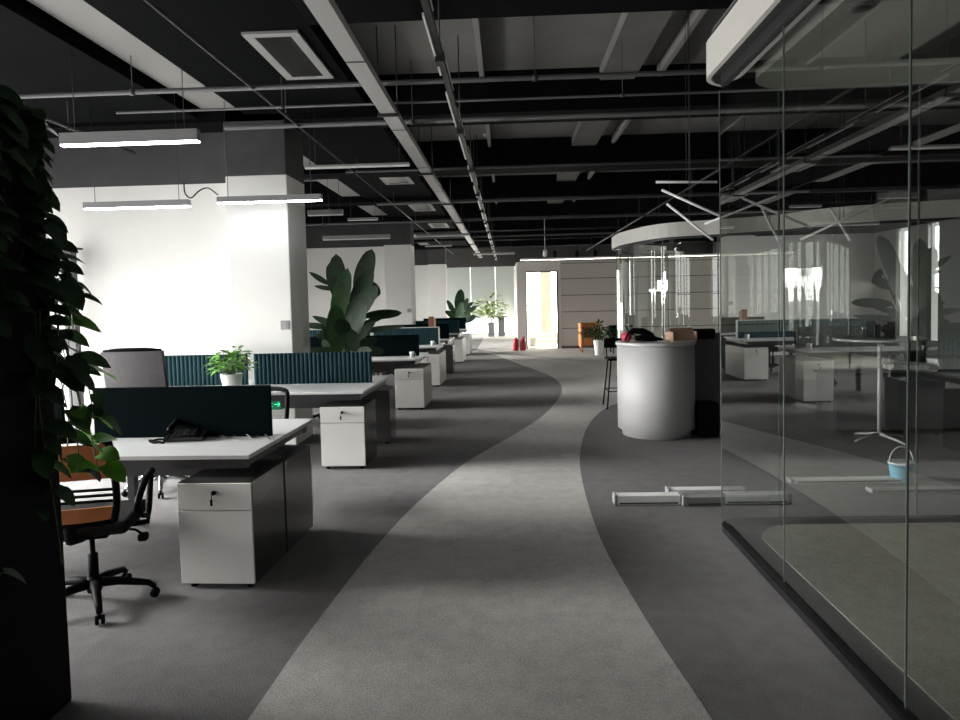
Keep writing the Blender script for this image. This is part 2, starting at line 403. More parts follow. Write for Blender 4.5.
# linear return grilles
vent_px = [((240, 31), (335, 78)), None]
def vent(x0, x1, y0, y1, z, lab):
    t = empty('ceiling_vent', ((x0 + x1) / 2, (y0 + y1) / 2, z)); tag(t, lab, 'vent', 'white framed ceiling grilles')
    w, d = (x1 - x0) / 2, (y1 - y0) / 2; fr = MB(); e = .075
    fr.box(-w, w, -d, -d + e, -.02, 0).box(-w, w, d - e, d, -.02, 0).box(-w, -w + e, -d + e, d - e, -.02, 0).box(w - e, w, -d + e, d - e, -.02, 0)
    fr.build('frame', 'vent_frame', t)
    MB().box(-w + e, w - e, -d + e, d - e, -.004, 0).build('backing', 'grille', t)
    sl = MB(); n = 12
    for i in range(n):
        x = -w + e + (i + .5) * (2 * w - 2 * e) / n
        sl.box(-.003, .003, -d + e, d - e, -.012, .006, T=Matrix.Translation((x, 0, -.008)) @ Matrix.Rotation(.6, 4, 'Y'))
    sl.build('slats', 'steel_dark', t)
vz = 3.698
v0, v1 = P(240, 31, z=vz), P(287, 78, z=vz); vr = P(335, 78, z=vz)
vent(v0.x, vr.x, v0.y + .02, v1.y, vz, 'large white framed return grille in the black casing near the camera')
vent(-2.1, -1.6, 11.35, 12.5, vz, 'small grille overhead beyond the first pillar, right of the pale duct')
vent(-2.1, -1.6, 15.2, 16.3, vz, 'third ceiling grille, farther along the black casings')
vent(-2.1, -1.6, 19.0, 20.1, vz, 'farthest visible ceiling grille near the cable tray end')

# white cable tray along the room
t = empty('cable_tray', (0, 0, 0)); tag(t, 'long pale flat cable tray running down the ceiling to the far end', 'cable tray')
tx0, tx1 = P(303, 0, z=3.3).x, P(328, 0, z=3.3).x
b = MB(); b.box(tx0, tx1, -1, 28.6, 3.30, 3.306); b.box(tx0, tx0 + .005, -1, 28.6, 3.306, 3.36); b.box(tx1 - .005, tx1, -1, 28.6, 3.306, 3.36)
b.build('tray', 'tray', t)
for y in range(0, 29, 3):
    for x in (tx0 - .015, tx1 + .015): MB().tube([(x, y + .4, 3.28), (x, y + .4, ZC)], .006, 6).build('hanger_rod', 'pipe_dark', t)
    MB().box(tx0 - .03, tx1 + .03, y + .38, y + .42, 3.275, 3.2985).build('hanger_bracket', 'pipe_dark', t)
for y in range(1, 28, 2): MB().box(tx0 - .002, tx1 + .002, y, y + .03, 3.2985, 3.30).build('joint', 'pipe_dark', t)

# black lighting track with white strips
t = empty('lighting_track', (0, 0, 0)); tag(t, 'long black ceiling track with thin white strips down the middle of the room', 'track light')
kx = P(424, 0, z=3.2).x
MB().box(kx - .02, kx + .02, -1, 29.5, 3.20, 3.24).build('rail', 'track', t)
y = 1.0
while y < 29:
    MB().box(kx - .035, kx - .022, y, y + 1.05, 3.195, 3.215).build('strip', 'lamp_off', t)
    MB().box(kx + .024, kx + .032, y + .5, y + 1.5, 3.22, 3.23).build('strip', 'lamp_off', t); y += 1.5
for y in range(0, 30, 2):
    h = MB(); h.tube([(kx, y + .7, 3.24), (kx, y + .7, ZC)], .006, 6); h.box(kx - .03, kx + .03, y + .65, y + .75, 3.16, 3.25); h.build('hanger', 'track', t)

# pipes
def pipe(pts, r, lab, mt='pipe', drops=True):
    t = tag(empty('ceiling_pipe', (0, 0, 0)), lab, 'pipe', 'pipes and conduits under the ceiling')
    MB().tube(pts, r, 8).build('tube', mt, t)
    a, b = Vector(pts[0]), Vector(pts[-1]); n = max(2, int((b - a).length / 3)); u = (b - a).normalized() * .02
    for i in range(n):
        q = a.lerp(b, (i + .5) / n); h = MB(); h.tube([(q.x, q.y, q.z), (q.x, q.y, ZC)], .004, 5); h.tube([q - u, q + u], r * 1.35, 8); h.build('hanger', mt, t)
pipe([(-4.9, 6.0, 3.45), (8.9, 6.0, 3.45)], .022, 'long grey sprinkler pipe crossing nearest the camera')
pipe([(-3.6, 6.5, 3.42), (8.9, 6.5, 3.42)], .012, 'thin grey pipe just behind the nearest crossing pipe')
pipe([(-2.9, 7.3, 3.45), (8.9, 7.3, 3.45)], .026, 'grey pipe crossing just in front of the first pillar')
pipe([(-2.3, 10.2, 3.5), (8.9, 10.2, 3.5)], .022, 'grey crossing pipe beyond the first pillar', 'pipe_dark')
pipe([(-2.3, 12.6, 3.35), (8.9, 12.6, 3.35)], .02, 'grey crossing pipe in the middle of the room')
pipe([(-5.9, 15.5, 3.35), (8.9, 15.5, 3.35)], .022, 'grey crossing pipe shortly before the second pillar')
pipe([(-5.9, 19.6, 3.35), (8.9, 19.6, 3.35)], .025, 'grey crossing pipe beyond the second pillar')
pipe([(-2.12, 2, 3.44), (-2.12, 28, 3.44)], .012, 'thin pale conduit running lengthwise left of the tray')
pipe([(-4.3, 3.2, 3.40), (-4.3, 8.1, 3.40)], .018, 'short grey conduit running lengthwise above the left desks')
0 and pipe([(-3.9, 2, 3.52), (-3.9, 7, 3.52)], .03, 'dark lengthwise pipe at the top left', 'pipe_dark')
pipe([(3.2, 6, 3.45), (3.2, 28, 3.45)], .02, 'dark lengthwise pipe above the counter', 'pipe_dark')
# tilting slab-side ducts on the right: silver flex bits
for i, (px, py, Y) in enumerate(((640, 120, 10), (600, 150, 13.5))):
    pass

# smoke detector
q = P(487, 135, z=4.06)
t = tag(empty('smoke_detector', (q.x, q.y, 4.08)), 'small round white smoke detector on the grey ceiling slab', 'smoke detector')
MB().lathe([(.06, 0), (.06, -.02), (.045, -.045), (.02, -.05)], n=20).build('housing', 'vent_frame', t)
MB().lathe([(.018, -.05), (.015, -.062), (.001, -.064)], n=12).build('sensor', 'pipe', t)

# ------------------------------------------------------------------ pendant linear lamps
def lamp(x0, x1, y, z, lab, hh=.06, on=True):
    t = tag(empty('linear_lamp', ((x0 + x1) / 2, y, z)), lab, 'lamp', 'linear pendant lamps'); w = (x1 - x0) / 2
    MB().box(-w, w, -.035, .035, .012, hh + .012).build('housing', 'lamp_body', t)
    MB().box(-w + .005, w - .005, -.03, .03, 0, .012).build('diffuser', 'lamp_on' if on else 'lamp_off', t)
    for s in (-1, 1): MB().tube([(s * w * .8, 0, hh), (s * w * .8, 0, (3.695 if -2.9 < (x0 + x1) / 2 + s * w * .8 < -1.4 else 4.05) - z)], .003, 5).build('suspension_wire', 'pipe_dark', t)
def lamp_px(pxa, pxb, py, Y, lab, hh=.06, on=True):
    a, b = P(pxa, py + .5, Y=Y), P(pxb, py + .5, Y=Y); lamp(a.x, b.x, Y, (a.z + b.z) / 2, lab, hh, on)
lamp_px(62, 199, 144, 5.6, 'large lit linear lamp at the upper left beside the hanging plants', .09)
lamp_px(85, 190, 208, 6.9, 'lit linear lamp hanging before the bright left wall')
lamp_px(218, 322, 202, 7.42, 'lit linear lamp hanging right in front of the first pillar', .06)
lamp_px(305, 410, 167, 7.4, 'slim linear lamp hanging right of the first pillar under the grille', .02, False)
lamp_px(323, 390, 239, 11.8, 'dim linear lamp above the large potted plant', .06, False)
lamp_px(308, 343, 215, 10.5, 'dim short linear lamp just right of the first pillar', .07, False)
lamp_px(348, 378, 220, 14.2, 'thin dim linear lamp farther back, under the pale duct', .04, False)
lamp_px(416, 470, 236, 16.0, 'dim linear lamp near the second pillar top', .04, False)
lamp_px(425, 452, 246, 19.5, 'distant dim linear lamp left of the far blinds', .04, False)
lamp(-1.1, .3, 23.6, 3.1, 'far dim linear lamp before the end wall blinds', .05, False)
# loose black cable on the wall by the pillar
pts = [P(x, y, Y=7.2) for x, y in smooth([(184, 183), (185, 193), (191, 198), (199, 191), (208, 188), (218, 195)])]
tag(MB().tube(pts, .007, 6).build('loose_cable', 'black'), 'loose black cable looping between the two lit lamps', 'cable')

# exit sign
q0, q1 = P(266, 400, Y=7.73), P(282, 408.5, Y=7.73)
t = tag(empty('exit_sign', (q0.x, 7.75, (q0.z + q1.z) / 2)), 'green lit exit sign low on the first white pillar, under the desk', 'exit sign')
W_, H_ = (q1.x - q0.x), abs(q0.z - q1.z) / 2 + .01
MB().rbox(0, W_, -.03, 0, -H_, H_, .005).build('housing', 'exit_dark', t)
g = MB(); y0, y1 = -.033, -.03
# running figure and arrow
T0 = Matrix.Translation((W_ * .30, 0, 0))
g.box(-.008, .008, y0, y1, .022, .038, T=T0); g.box(-.009, .009, y0, y1, -.008, .02, T=T0 @ Matrix.Rotation(.3, 4, 'Y'))
g.box(0, .03, y0, y1, -.004, .004, T=T0 @ Matrix.Translation((0, 0, -.008)) @ Matrix.Rotation(.7, 4, 'Y')); g.box(-.034, 0, y0, y1, -.004, .004, T=T0 @ Matrix.Translation((0, 0, -.008)) @ Matrix.Rotation(-.4, 4, 'Y'))
g.box(0, .026, y0, y1, .008, .014, T=T0); g.box(-.024, 0, y0, y1, .006, .012, T=T0)
g.box(W_ * .52, W_ * .85, y0, y1, -.005, .005)
for s in (-1, 1): g.box(-.035, 0, y0, y1, -.004, .004, T=Matrix.Translation((W_ * .9, 0, 0)) @ Matrix.Rotation(s * .8, 4, 'Y'))
g.build('symbol', 'exit_green', t)

# ================================================================== GLASS ROOM (near, right)
GY = 4.84
def gx(y): return 1.450 + .007 * (y - GY)
GR = .16
def corner_path(off=0, y_near=-1.5, xr=6.5, yoff=0):
    """plan curve: along the corridor, round the corner, then to the right"""
    pts = [(gx(y_near) + off, y_near)]; r = max(.02, GR - off)
    cx, cy = gx(GY) + GR, GY - GR + yoff
    pts.append((cx - r, cy - .3))
    for i in range(9):
        a = PI - i * PI / 16; pts.append((cx + r * math.cos(a), cy + r * math.sin(a)))
    pts.append((xr, cy + r)); return pts
# curb
m = MB(); m.ribbon(corner_path(-.005), .0, .04, .06); st(m.build('trim_glass_curb', 'black_gloss'))
m = MB(); m.ribbon(corner_path(0), 2.96, 3.03, .05); st(m.build('trim_glass_head', 'pipe_dark'))
# panes, each its own
seams = [-.95, .20, 1.38, 2.56, 3.71, GY - .02]
lab = ['glass pane behind the camera', 'glass pane beside the camera', 'near glass pane at the right edge', 'wide glass pane right of the middle seam', 'second glass pane from the far corner', 'narrow looking glass pane nearest the far rounded corner']
t = tag(empty('glass_partition', (gx(0), 0, .06)), 'tall frameless glass partition along the corridor on the right', 'glass partition')
for i in range(len(seams) - 1):
    a, b = seams[i] + .004, seams[i + 1] - .004
    MB().add([(gx(a) - gx(0), a, 0), (gx(b) - gx(0), b, 0), (gx(b) - gx(0), b, 2.90), (gx(a) - gx(0), a, 2.90)], [(0, 1, 2, 3)]).build('pane', 'glass', t)
for i in range(1, len(seams)):
    y = seams[i]; e = MB(); e.box(gx(y) - gx(0) - .003, gx(y) - gx(0) + .003, y - .004, y + .004, 0, 2.90); e.build('seam', 'glass_edge', t)
t = tag(empty('glass_partition', (gx(GY) + .05, GY, .06)), 'rear glass partition of the near glass room, running off to the right', 'glass partition')
fx = [0.0, P(779, 300, Y=GY).x - gx(GY) - .05, P(918, 300, Y=GY).x - gx(GY) - .05, 2.3, 3.3]
for i in range(4):
    MB().add([(fx[i] + .004, 0, 0), (fx[i + 1] - .004, 0, 0), (fx[i + 1] - .004, 0, 2.90), (fx[i] + .004, 0, 2.90)], [(0, 1, 2, 3)]).build('pane', 'glass_clear', t)
    MB().box(fx[i + 1] - .005, fx[i + 1] + .005, -.006, .006, 0, 2.90).build('seam', 'glass_edge', t)
# steel patch dots
# fascia and ceiling of the room
m = MB(); pts = [(x, y) for x, y in corner_path(-.10)]; m.ribbon(pts, P(710, 78, X=1.36).z, P(710, 42, X=1.36).z, .03)
st(m.build('trim_fascia', 'fascia'))
op = corner_path(-.08); poly = op + [(6.5, -1.5)]
m = MB(); m.prism(poly, 3.03, 3.05); m.prism(poly, 3.30, 3.32); st(m.build('trim_soffit', 'soffit'))
def rr(x0, x1, y0, y1, r):
    pts = [(x0, y0)]
    for i in range(9):
        a = PI - i * PI / 16; pts.append((x0 + r + r * math.cos(a), y1 - r + r * math.sin(a)))
    return pts + [(x1, y1), (x1, y0)]
cp = rr(1.60, 6.4, -1.5, 4.80, .28)
m = MB(); m.prism(cp, 2.95, 3.028); m.box(2.32, 6.0, -1, 4.25, 2.94, 2.95, 1); st(m.build('ceiling_room', ['room_ceiling', 'pipe']))
m = MB(); m.prism(rr(1.62, 6.4, -1.5, 4.80, .32), .004, .012); st(m.build('floor_room', 'carpet_room'))
q = P(862, 6, z=2.95)
t = tag(empty('downlight', (q.x, q.y, 2.95)), 'round unlit downlight in the pale ceiling of the glass room', 'lamp')
MB().lathe([(.06, 0), (.06, -.01), (.045, -.012)], n=24).build('rim', 'lamp_body', t)
MB().lathe([(.04, -.013), (.001, -.0135)], n=20).build('lens', 'pipe_dark', t)

# ================================================================== SECOND GLASS ROOM (oval ring)
RZ0, RZ1 = 2.485, 2.70
rp = [P(px, py, z=RZ1) for px, py in ((613.5, 236.8), (625, 231.5), (660, 224), (717, 219.5), (780, 214.5), (850, 206))]
ring = smooth([(3.6, 16.0), (2.6, 14.9), (2.12, 13.8)] + [(p.x, p.y) for p in rp] + [(6.3, 8.85), (7.6, 8.7), (8.95, 8.7)], 6); print('RING', [(round(p.x, 2), round(p.y, 2)) for p in rp])
m = MB(); m.ribbon(ring, RZ0, RZ1, .03); st(m.build('trim_ring_fascia', 'fascia'))
rin = []
for i, p in enumerate(ring):
    a = ring[max(i - 1, 0)]; b = ring[min(i + 1, len(ring) - 1)]; tt = (Vector(b[:2]) - Vector(a[:2])).normalized(); nn = Vector((-tt.y, tt.x))
    rin.append((p[0] + nn.x * .45, p[1] + nn.y * .45))
m = MB()
n = len(ring); vs = [(p[0], p[1], RZ0 + .02) for p in ring] + [(p[0], p[1], RZ0 + .02) for p in rin] + [(p[0], p[1], RZ0 + .07) for p in ring] + [(p[0], p[1], RZ0 + .07) for p in rin]
fs = []
for i in range(n - 1): fs += [(i, i + 1, n + i + 1, n + i), (2 * n + i, 3 * n + i, 3 * n + i + 1, 2 * n + i + 1), (n + i, n + i + 1, 3 * n + i + 1, 3 * n + i)]
m.add(vs, fs); st(m.build('trim_ring_soffit', 'lamp_body'))
m = MB(); gl = []
for i, p in enumerate(ring):
    gl.append((p[0] + (rin[i][0] - p[0]) * .12, p[1] + (rin[i][1] - p[1]) * .12))
m.ribbon(gl, RZ0 - .03, RZ0 + .02, .03); m.ribbon(gl, 0, .05, .04); st(m.build('trim_ring_rail', 'pipe_dark'))
t = tag(empty('curved_glass_wall', (0, 0, 0)), 'curved clear glass wall of the oval room behind the counter', 'glass partition')
step = 6
for i in range(0, n - 1, step):
    seg = gl[i:i + step + 1]; mb = MB(); kk = len(seg)
    mb.add([(p[0], p[1], .05) for p in seg] + [(p[0], p[1], RZ0 - .03) for p in seg], [(j, j + 1, kk + j + 1, kk + j) for j in range(kk - 1)], 0, True)
    mb.build('pane', 'glass_clear', t)
    e = MB(); e.box(seg[0][0] - .008, seg[0][0] + .008, seg[0][1] - .008, seg[0][1] + .008, .05, RZ0 - .03); e.build('seam', 'glass_edge', t)

# ================================================================== RECEPTION COUNTER
cy0 = 8.13; cl = P(618, 400, Y=cy0).x; cr = P(694, 400, Y=cy0).x; cx0 = (cl + cr) / 2; cr0 = (cr - cl) / 2
t = tag(empty('reception_counter', (cx0, cy0, 0)), 'white reception counter with a round drum-shaped end', 'counter')
ztop = P(656, 342, Y=cy0 - .2).z
MB().lathe([(cr0 - .05, 0), (cr0 - .05, .05), (cr0, .08), (cr0, ztop - .04)], n=64).build('drum', 'counter', t)
b = MB(); b.lathe([(cr0 + .012, ztop - .04), (cr0 + .015, ztop - .03), (cr0 + .015, ztop - .005), (cr0 + .005, ztop)], n=64); b.build('countertop', 'desk_white', t)
b = MB(); b.box(cr0 - .05, 1.65, .15, .25, .0, ztop + .07); b.build('back_panel', 'counter_dark', t)
b = MB(); b.box(cr0 - .05, 1.65, .25, .75, ztop - .04, ztop); b.build('worktop', 'counter_dark', t)
b = MB(); b.rbox(-.11, .11, -.12, .12, 0, .38, .01)
bx = tag(b.build('waste_bin', 'black'), 'black bin on the carpet right of the white counter', 'bin'); bx.location = (P(706, 430, Y=7.98).x, 7.98, 0)

# on the counter: pink bag with black strap, and tan carton
q = P(630, 341, Y=8.0); zt_ = ztop
t = tag(empty('bag', (P(627, 338, Y=7.95).x, 7.98, zt_)), 'crumpled black bag with a red end lying on the white counter', 'bag')
b = MB(); b.lathe([(.02, -.06), (.05, -.055), (.06, -.02), (.055, .03), (.02, .06)], n=16, T=Matrix.Translation((.0, 0, .062)) @ Matrix.Rotation(PI / 2, 4, 'X')); b.build('end_panel', 'pink', t)
b = MB(); b.tube([(.02, 0, .09), (.08, .0, .13), (.18, .02, .12), (.27, .02, .07), (.33, .03, .03)], [.03, .035, .04, .045, .02], 10); b.tube([(.1, .0, .045), (.2, .02, .045), (.3, .03, .035), (.42, .05, .02)], [.03, .04, .035, .01], 10); b.build('body', 'black', t)
b = MB(); b.tube([(-.03, -.05, .02), (.0, -.07, .10), (.07, -.06, .145), (.16, -.05, .14), (.22, -.05, .09)], .008, 6); b.build('strap', 'black', t)
t = tag(empty('carton', (P(681, 337, Y=8.2).x, 8.2, zt_ - .0), .25), 'open tan cardboard carton leaning on the counter', 'box')
b = MB(); b.box(-.15, .15, -.1, .1, 0, .012); b.box(-.15, .15, .09, .1, 0, .1); b.box(-.15, -.14, -.1, .1, 0, .1); b.box(.14, .15, -.1, .1, 0, .1)
b.build('body', 'cardboard', t)
b = MB(); b.box(-.15, .15, 0, .008, 0, .17, T=Matrix.Translation((0, -.1, .0)) @ Matrix.Rotation(-.6, 4, 'X')); b.build('flap', 'cardboard', t)
t = tag(empty('camera_case', (P(704, 335, Y=8.3).x, 8.3, ztop)), 'flat black case beside the tan carton on the counter', 'case')
MB().rbox(-.16, .12, -.06, .06, 0, .12, .02).build('body', 'black', t)

# bar stool left of the counter
def stool(x, y, lab):
    t = tag(empty('bar_stool', (x, y, 0)), lab, 'stool')
    MB().rbox(-.2, .2, -.2, .2, .69, .72, .012).build('seat', 'black', t)
    MB().rbox(-.2, .2, .17, .2, .85, .99, .012, T=Matrix.Rotation(-.02, 4, 'X')).build('backrest', 'black', t)
    for sx in (-1, 1):
        MB().tube([(sx * .16, .17, .70), (sx * .17, .19, .88)], .009, 6).build('back_support', 'black', t)
        for sy in (-1, 1): MB().tube([(sx * .15, sy * .15, .69), (sx * .22, sy * .22, 0)], .011, 6).build('leg', 'black', t)
    f = MB()
    c = [(.19, .19, .25), (-.19, .19, .25), (-.19, -.19, .25), (.19, -.19, .25), (.19, .19, .25)]
    for i in range(4): f.tube([c[i], c[i + 1]], .008, 6)
    f.build('footrest', 'black', t)
stool(P(607, 409, z=0).x + .22, 9.95 + .2, 'slim black stool standing left of the white counter')

# ================================================================== DESKS
def ex(y): return -1.325 + (y - 6.7) * .0165         # right hand ends of the benches
def screen_mesh(w, ribbed):
    b = MB()
    if not ribbed: b.rbox(-w, 0, -.015, .015, .0, .33, .006)
    else:
        b.box(-w, 0, -.006, .006, 0, .33); n = int(w / .045); s = w / n
        for i in range(n):
            x = -w + (i + .5) * s; pr = []
            for sy in (-1, 1):
                pr += [(x + math.cos(a) * s * .46, sy * (.006 + abs(math.sin(a)) * .016)) for a in [k * PI / 6 for k in range(7)]][::sy * 1]
            for sy in (-1, 1):
                pl = [(x + math.cos(k * PI / 6) * s * .47, sy * (.006 + math.sin(k * PI / 6) * .017)) for k in range(7)]
                b.prism(pl, 0.002, .328)
    return b
def make_desk(w, d, ribbed, lab, loc, rz=0, scr=(0, None), scry=None, rail=False):
    """origin: right front corner on the floor; desk extends to -x and +y"""
    t = tag(empty('workstation_desk', loc, rz), lab, 'desk', 'double sided workstation desks'); h = d / 2
    for y0, y1 in ((0, h - .01), (h + .01, d)):
        MB().rbox(-w, 0, y0, y1, .725, .75, .003).build('tabletop', 'desk_white', t)
    f = MB()
    for y in (.06, h - .1, h + .06, d - .10): f.box(-w + .04, -.04, y, y + .04, .66, .724)
    for x in (-w + .04, -.10): f.box(x, x + .06, .04, d - .04, .67, .724)
    f.box(-w + .3, -.3, h - .08, h + .08, .50, .52); f.box(-w + .3, -.3, h - .08, h - .075, .52, .66)
    f.build('frame', 'steel_dark', t)
    for x in (-w + .05, ):
        for y in (.12, d - .18): MB().box(x, x + .05, y, y + .06, 0, .67).build('leg', 'steel_dark', t)
    w2 = scr[1] or w - .06
    s = screen_mesh(w2, ribbed).build('privacy_screen', 'screen_ribbed' if ribbed else 'screen_plain', t)
    s.location = (-.06 + scr[0], scry if scry else h, .751)
    if rail:
        r = MB(); r.box(-w2, .02, -.03, .03, .33, .345); r.box(0, .02, -.03, .03, 0, .33); q = r.build('screen_rail', 'desk_white', t); q.location = s.location
    return t
def make_pedestal(lab, loc, rz=0, d=.5, w=.43, side='carcase', key=True):
    """origin: right front foot; front faces -y"""
    t = tag(empty('drawer_pedestal', loc, rz), lab, 'drawer cabinet', 'white fronted drawer pedestals'); H = .61
    MB().box(-w, 0, .018, d, .03, H).build('carcase', side, t)
    b = MB().rbox(-w + .002, -.002, 0, .018, H - .155, H - .004, .002).build('drawer', 'drawer_white', t)
    if key:
        l = MB(); l.lathe([(.013, 0), (.013, -.012), (.009, -.014)], n=14, T=Matrix.Translation((-w / 2, 0, H - .055)) @ Matrix.Rotation(-PI / 2, 4, 'X'))
        l.tube([(-w / 2, -.014, H - .055), (-w / 2 + .012, -.024, H - .05)], .01, 8)
        l.build('lock', 'black', b)
        k_ = MB(); k_.tube([(-w / 2 - .004, -.02, H - .06), (-w / 2 - .008, -.018, H - .09)], .0025, 5); k_.box(-w / 2 - .016, -w / 2 - .002, -.02, -.016, H - .125, H - .09); k_.build('key', 'black', b)
    MB().rbox(-w + .002, -.002, 0, .018, .035, H - .16, .002).build('door', 'drawer_white', t)
    for sx in (-w + .05, -.05):
        for sy in (.06, d - .06): MB().lathe([(.02, 0), (.02, .03)], (sx, sy, 0), 10).build('foot', 'black', t)
    return t

FR = [3.884, 6.62, 10.2, 12.86, 15.0, 17.7, 20.1]
DP = [1.22, 1.42, 1.3, 1.3, 1.2, 1.2, 1.2]
lb = ['nearest', 'second', 'third', 'fourth', 'fifth', 'sixth', 'farthest']
RZ1_ = R(-1.5)
for i, (y, d) in enumerate(zip(FR, DP)):
    x = ex(y) - .07; rz = RZ1_ if i == 0 else R(-1.0)
    x = -1.484 if i == 0 else x
    make_desk(1.4 if i == 0 else 1.33, d, i % 2 == 1, '%s double desk from the camera with %s teal screen, aisle unit' % (lb[i], 'ribbed' if i % 2 else 'plain dark'), (x, y, 0), rz,
              scry=.56 if i == 0 else None, scr=(-.01, 1.19) if i == 0 else (0, None), rail=(i == 3))
    if i < 4:
        make_desk(1.3, d, i % 2 == 1, '%s double desk row, inner unit next to the left wall side' % lb[i], (x - (1.41 if i == 0 else 1.34) * math.cos(rz), y + (1.41 if i == 0 else 1.34) * math.sin(-rz), 0), rz, scry=.56 if i == 0 else None)
# pedestals under the aisle ends
make_pedestal('white fronted drawer pedestal with key under the nearest desk', (-1.45, 3.805, 0), R(-2.0), .53)
make_pedestal('dark backed pedestal behind the nearest one, facing away', (-1.407 - .43, 4.87, 0), PI + R(-2), .53)
make_pedestal('white fronted drawer pedestal with key under the second desk', (-1.387, 6.59, 0), R(-1), .53)
make_pedestal('pedestal turned away under the rear of the second desk', (-1.34 - .43, 8.17, 0), PI, .42, key=False)
make_pedestal('white fronted drawer pedestal under the third desk', (-1.247, 10.19, 0), R(-1), .9, side='carcase_lit')
make_pedestal('white fronted drawer pedestal under the fourth desk', (-1.272, 12.88, 0), R(-1), 1.1, side='carcase_lit')
p5 = P(453.5, 374, z=0); make_pedestal('pedestal turned away, its black back to the camera, fifth desk', (p5.x - .43, p5.y + .6, 0), PI, .6, side='carcase', key=False)
p6 = P(463, 363, z=0); make_pedestal('white drawer pedestal under the sixth desk', (p6.x, p6.y, 0), R(-1), 1.0, side='carcase_lit')
p7 = P(470, 355.5, z=0); make_pedestal('white drawer pedestal under the farthest desk', (p7.x, p7.y, 0), R(-1), .9, side='carcase_lit')
print('PED', p5, p6, p7)

# ------------------------------------------------------------------ task chairs
def make_chair(lab, back='mesh', bands=False):
    t = tag(empty('office_chair'), lab, 'chair', 'office task chairs')
    base = MB()
    for k in range(5):
        a = 2 * PI * k / 5 + .05; ca, sa = math.cos(a), math.sin(a)
        base.tube([(0, 0, .12), (.12 * ca, .12 * sa, .115), (.27 * ca, .27 * sa, .085), (.30 * ca, .30 * sa, .06)], [.03, .024, .018, .014], 8)
    base.lathe([(.035, .07), (.04, .09), (.04, .13), (.03, .16)], n=16); bo = base.build('base', 'black' if back == 'mesh' else 'chrome', t)
    for k in range(5):
        a = 2 * PI * k / 5 + .05; ca, sa = math.cos(a), math.sin(a); w = MB()
        for s in (-1, 1):
            w.lathe([(.001, -.009), (.022, -.009), (.025, 0), (.022, .009), (.001, .009)], n=14, T=Matrix.Translation((.30 * ca - s * .014 * sa, .30 * sa + s * .014 * ca, .026)) @ Matrix.Rotation(a, 4, 'Z') @ Matrix.Rotation(PI / 2, 4, 'X'))
        w.tube([(.30 * ca, .30 * sa, .03), (.30 * ca, .30 * sa, .07)], .008, 6)
        w.build('caster', 'black', bo)
    MB().tube([(0, 0, .12), (0, 0, .28), (0, 0, .281), (0, 0, .42)], [.026, .026, .014, .014], 12).build('gas_lift', 'black', t)
    m = MB(); m.rbox(-.12, .12, -.14, .14, .395, .43, .01); m.tube([(.1, .02, .405), (.22, .0, .39), (.25, -.01, .37)], .007, 6)
    m.rbox(.235, .285, -.04, .02, .33, .372, .012); m.build('tilt_mechanism', 'black', t)
    s = MB(); s.rbox(-.24, .24, -.22, .25, .43, .50, .032, seg=4); s.build('seat', 'chair_fabric', t)
    # back leans away (-y is behind the sitter)
    def B(x, z): return Vector((x, -.245 - (z - .48) * .20 - .05 * math.cos(x * 4) , z))
    bt = (.96 if bands else .885) if back == 'mesh' else 1.25; bb = .53
    pts = [B(-.20, bb), B(-.225, .66), B(-.22, bt - .06), B(-.19, bt), B(0, bt + .012), B(.19, bt), B(.22, bt - .06), B(.225, .66), B(.20, bb)]
    fr = MB()
    sp = smooth([tuple(p) for p in pts], 4)
    fr.tube(sp, .019, 8); fr.tube([B(-.20, bb), B(0, bb - .01), B(.20, bb)], .017, 8)
    fr.tube([B(0, bb), (0, -.29, .45), (0, -.14, .41)], [.03, .03, .022], 8)
    fo = fr.build('back_frame', 'black', t)
    if back == 'mesh':
        ls = MB()
        for z in ((.64, .67, .70) if bands else (.57, .60, .63)): ls.tube([B(-.21, z), B(-.1, z + .004), B(0, z + .006), B(.1, z + .004), B(.21, z)], .0075, 6)
        ls.build('lumbar_slat', 'black', fo)
        if bands:
            for z0, z1 in ((.76, .94), (.535, .61)):
                N_ = 10; vs = [B(-.205 + .41 * i / N_, z) + Vector((0, dy, 0)) for dy in (.006, -.006) for z in (z0, z1) for i in range(N_ + 1)]; k1 = N_ + 1; fs = []
                for i in range(N_): fs += [(i, i + 1, k1 + i + 1, k1 + i), (2 * k1 + i, 3 * k1 + i, 3 * k1 + i + 1, 2 * k1 + i + 1), (i, 2 * k1 + i, 2 * k1 + i + 1, i + 1), (k1 + i, k1 + i + 1, 3 * k1 + i + 1, 3 * k1 + i)]
                MB().add(vs, fs).build('back_band', 'orange_wood', fo)
        ms = MB(); n = 0 if bands else 44
        for i in range(n):
            x = -.205 + .41 * (i + .5) / n; ms.tube([B(x, bb), B(x, .7), B(x, bt)], .0011, 4)
        for i in range(0 if bands else 30):
            z = bb + (bt - bb) * (i + .5) / 30; ms.tube([B(-.215, z), B(0, z), B(.215, z)], .0011, 4)
        if not bands: ms.build('mesh_back', 'black', fo)
    else:
        pd = MB(); n = 8
        g = [[B(-.24 + .48 * i / n, .80 + (bt - .80) * j / 6) for i in range(n + 1)] for j in range(7)]
        vs = [p + Vector((0, dy, 0)) for dy in (.024, -.03) for row in g for p in row]; N1 = (n + 1) * 7; fs = []
        for j in range(6):
            for i in range(n):
                a = j * (n + 1) + i; fs += [(a, a + 1, a + n + 2, a + n + 1), (N1 + a, N1 + a + n + 1, N1 + a + n + 2, N1 + a + 1)]
        bd = [i for i in range(n + 1)] + [j * (n + 1) + n for j in range(1, 7)] + [6 * (n + 1) + i for i in range(n - 1, -1, -1)] + [j * (n + 1) for j in range(5, 0, -1)]
        for q in range(len(bd)): a, b = bd[q], bd[(q + 1) % len(bd)]; fs.append((a, N1 + a, N1 + b, b))
        pd.add(vs, fs); pd.build('back_cushion', 'grey_fabric', fo)
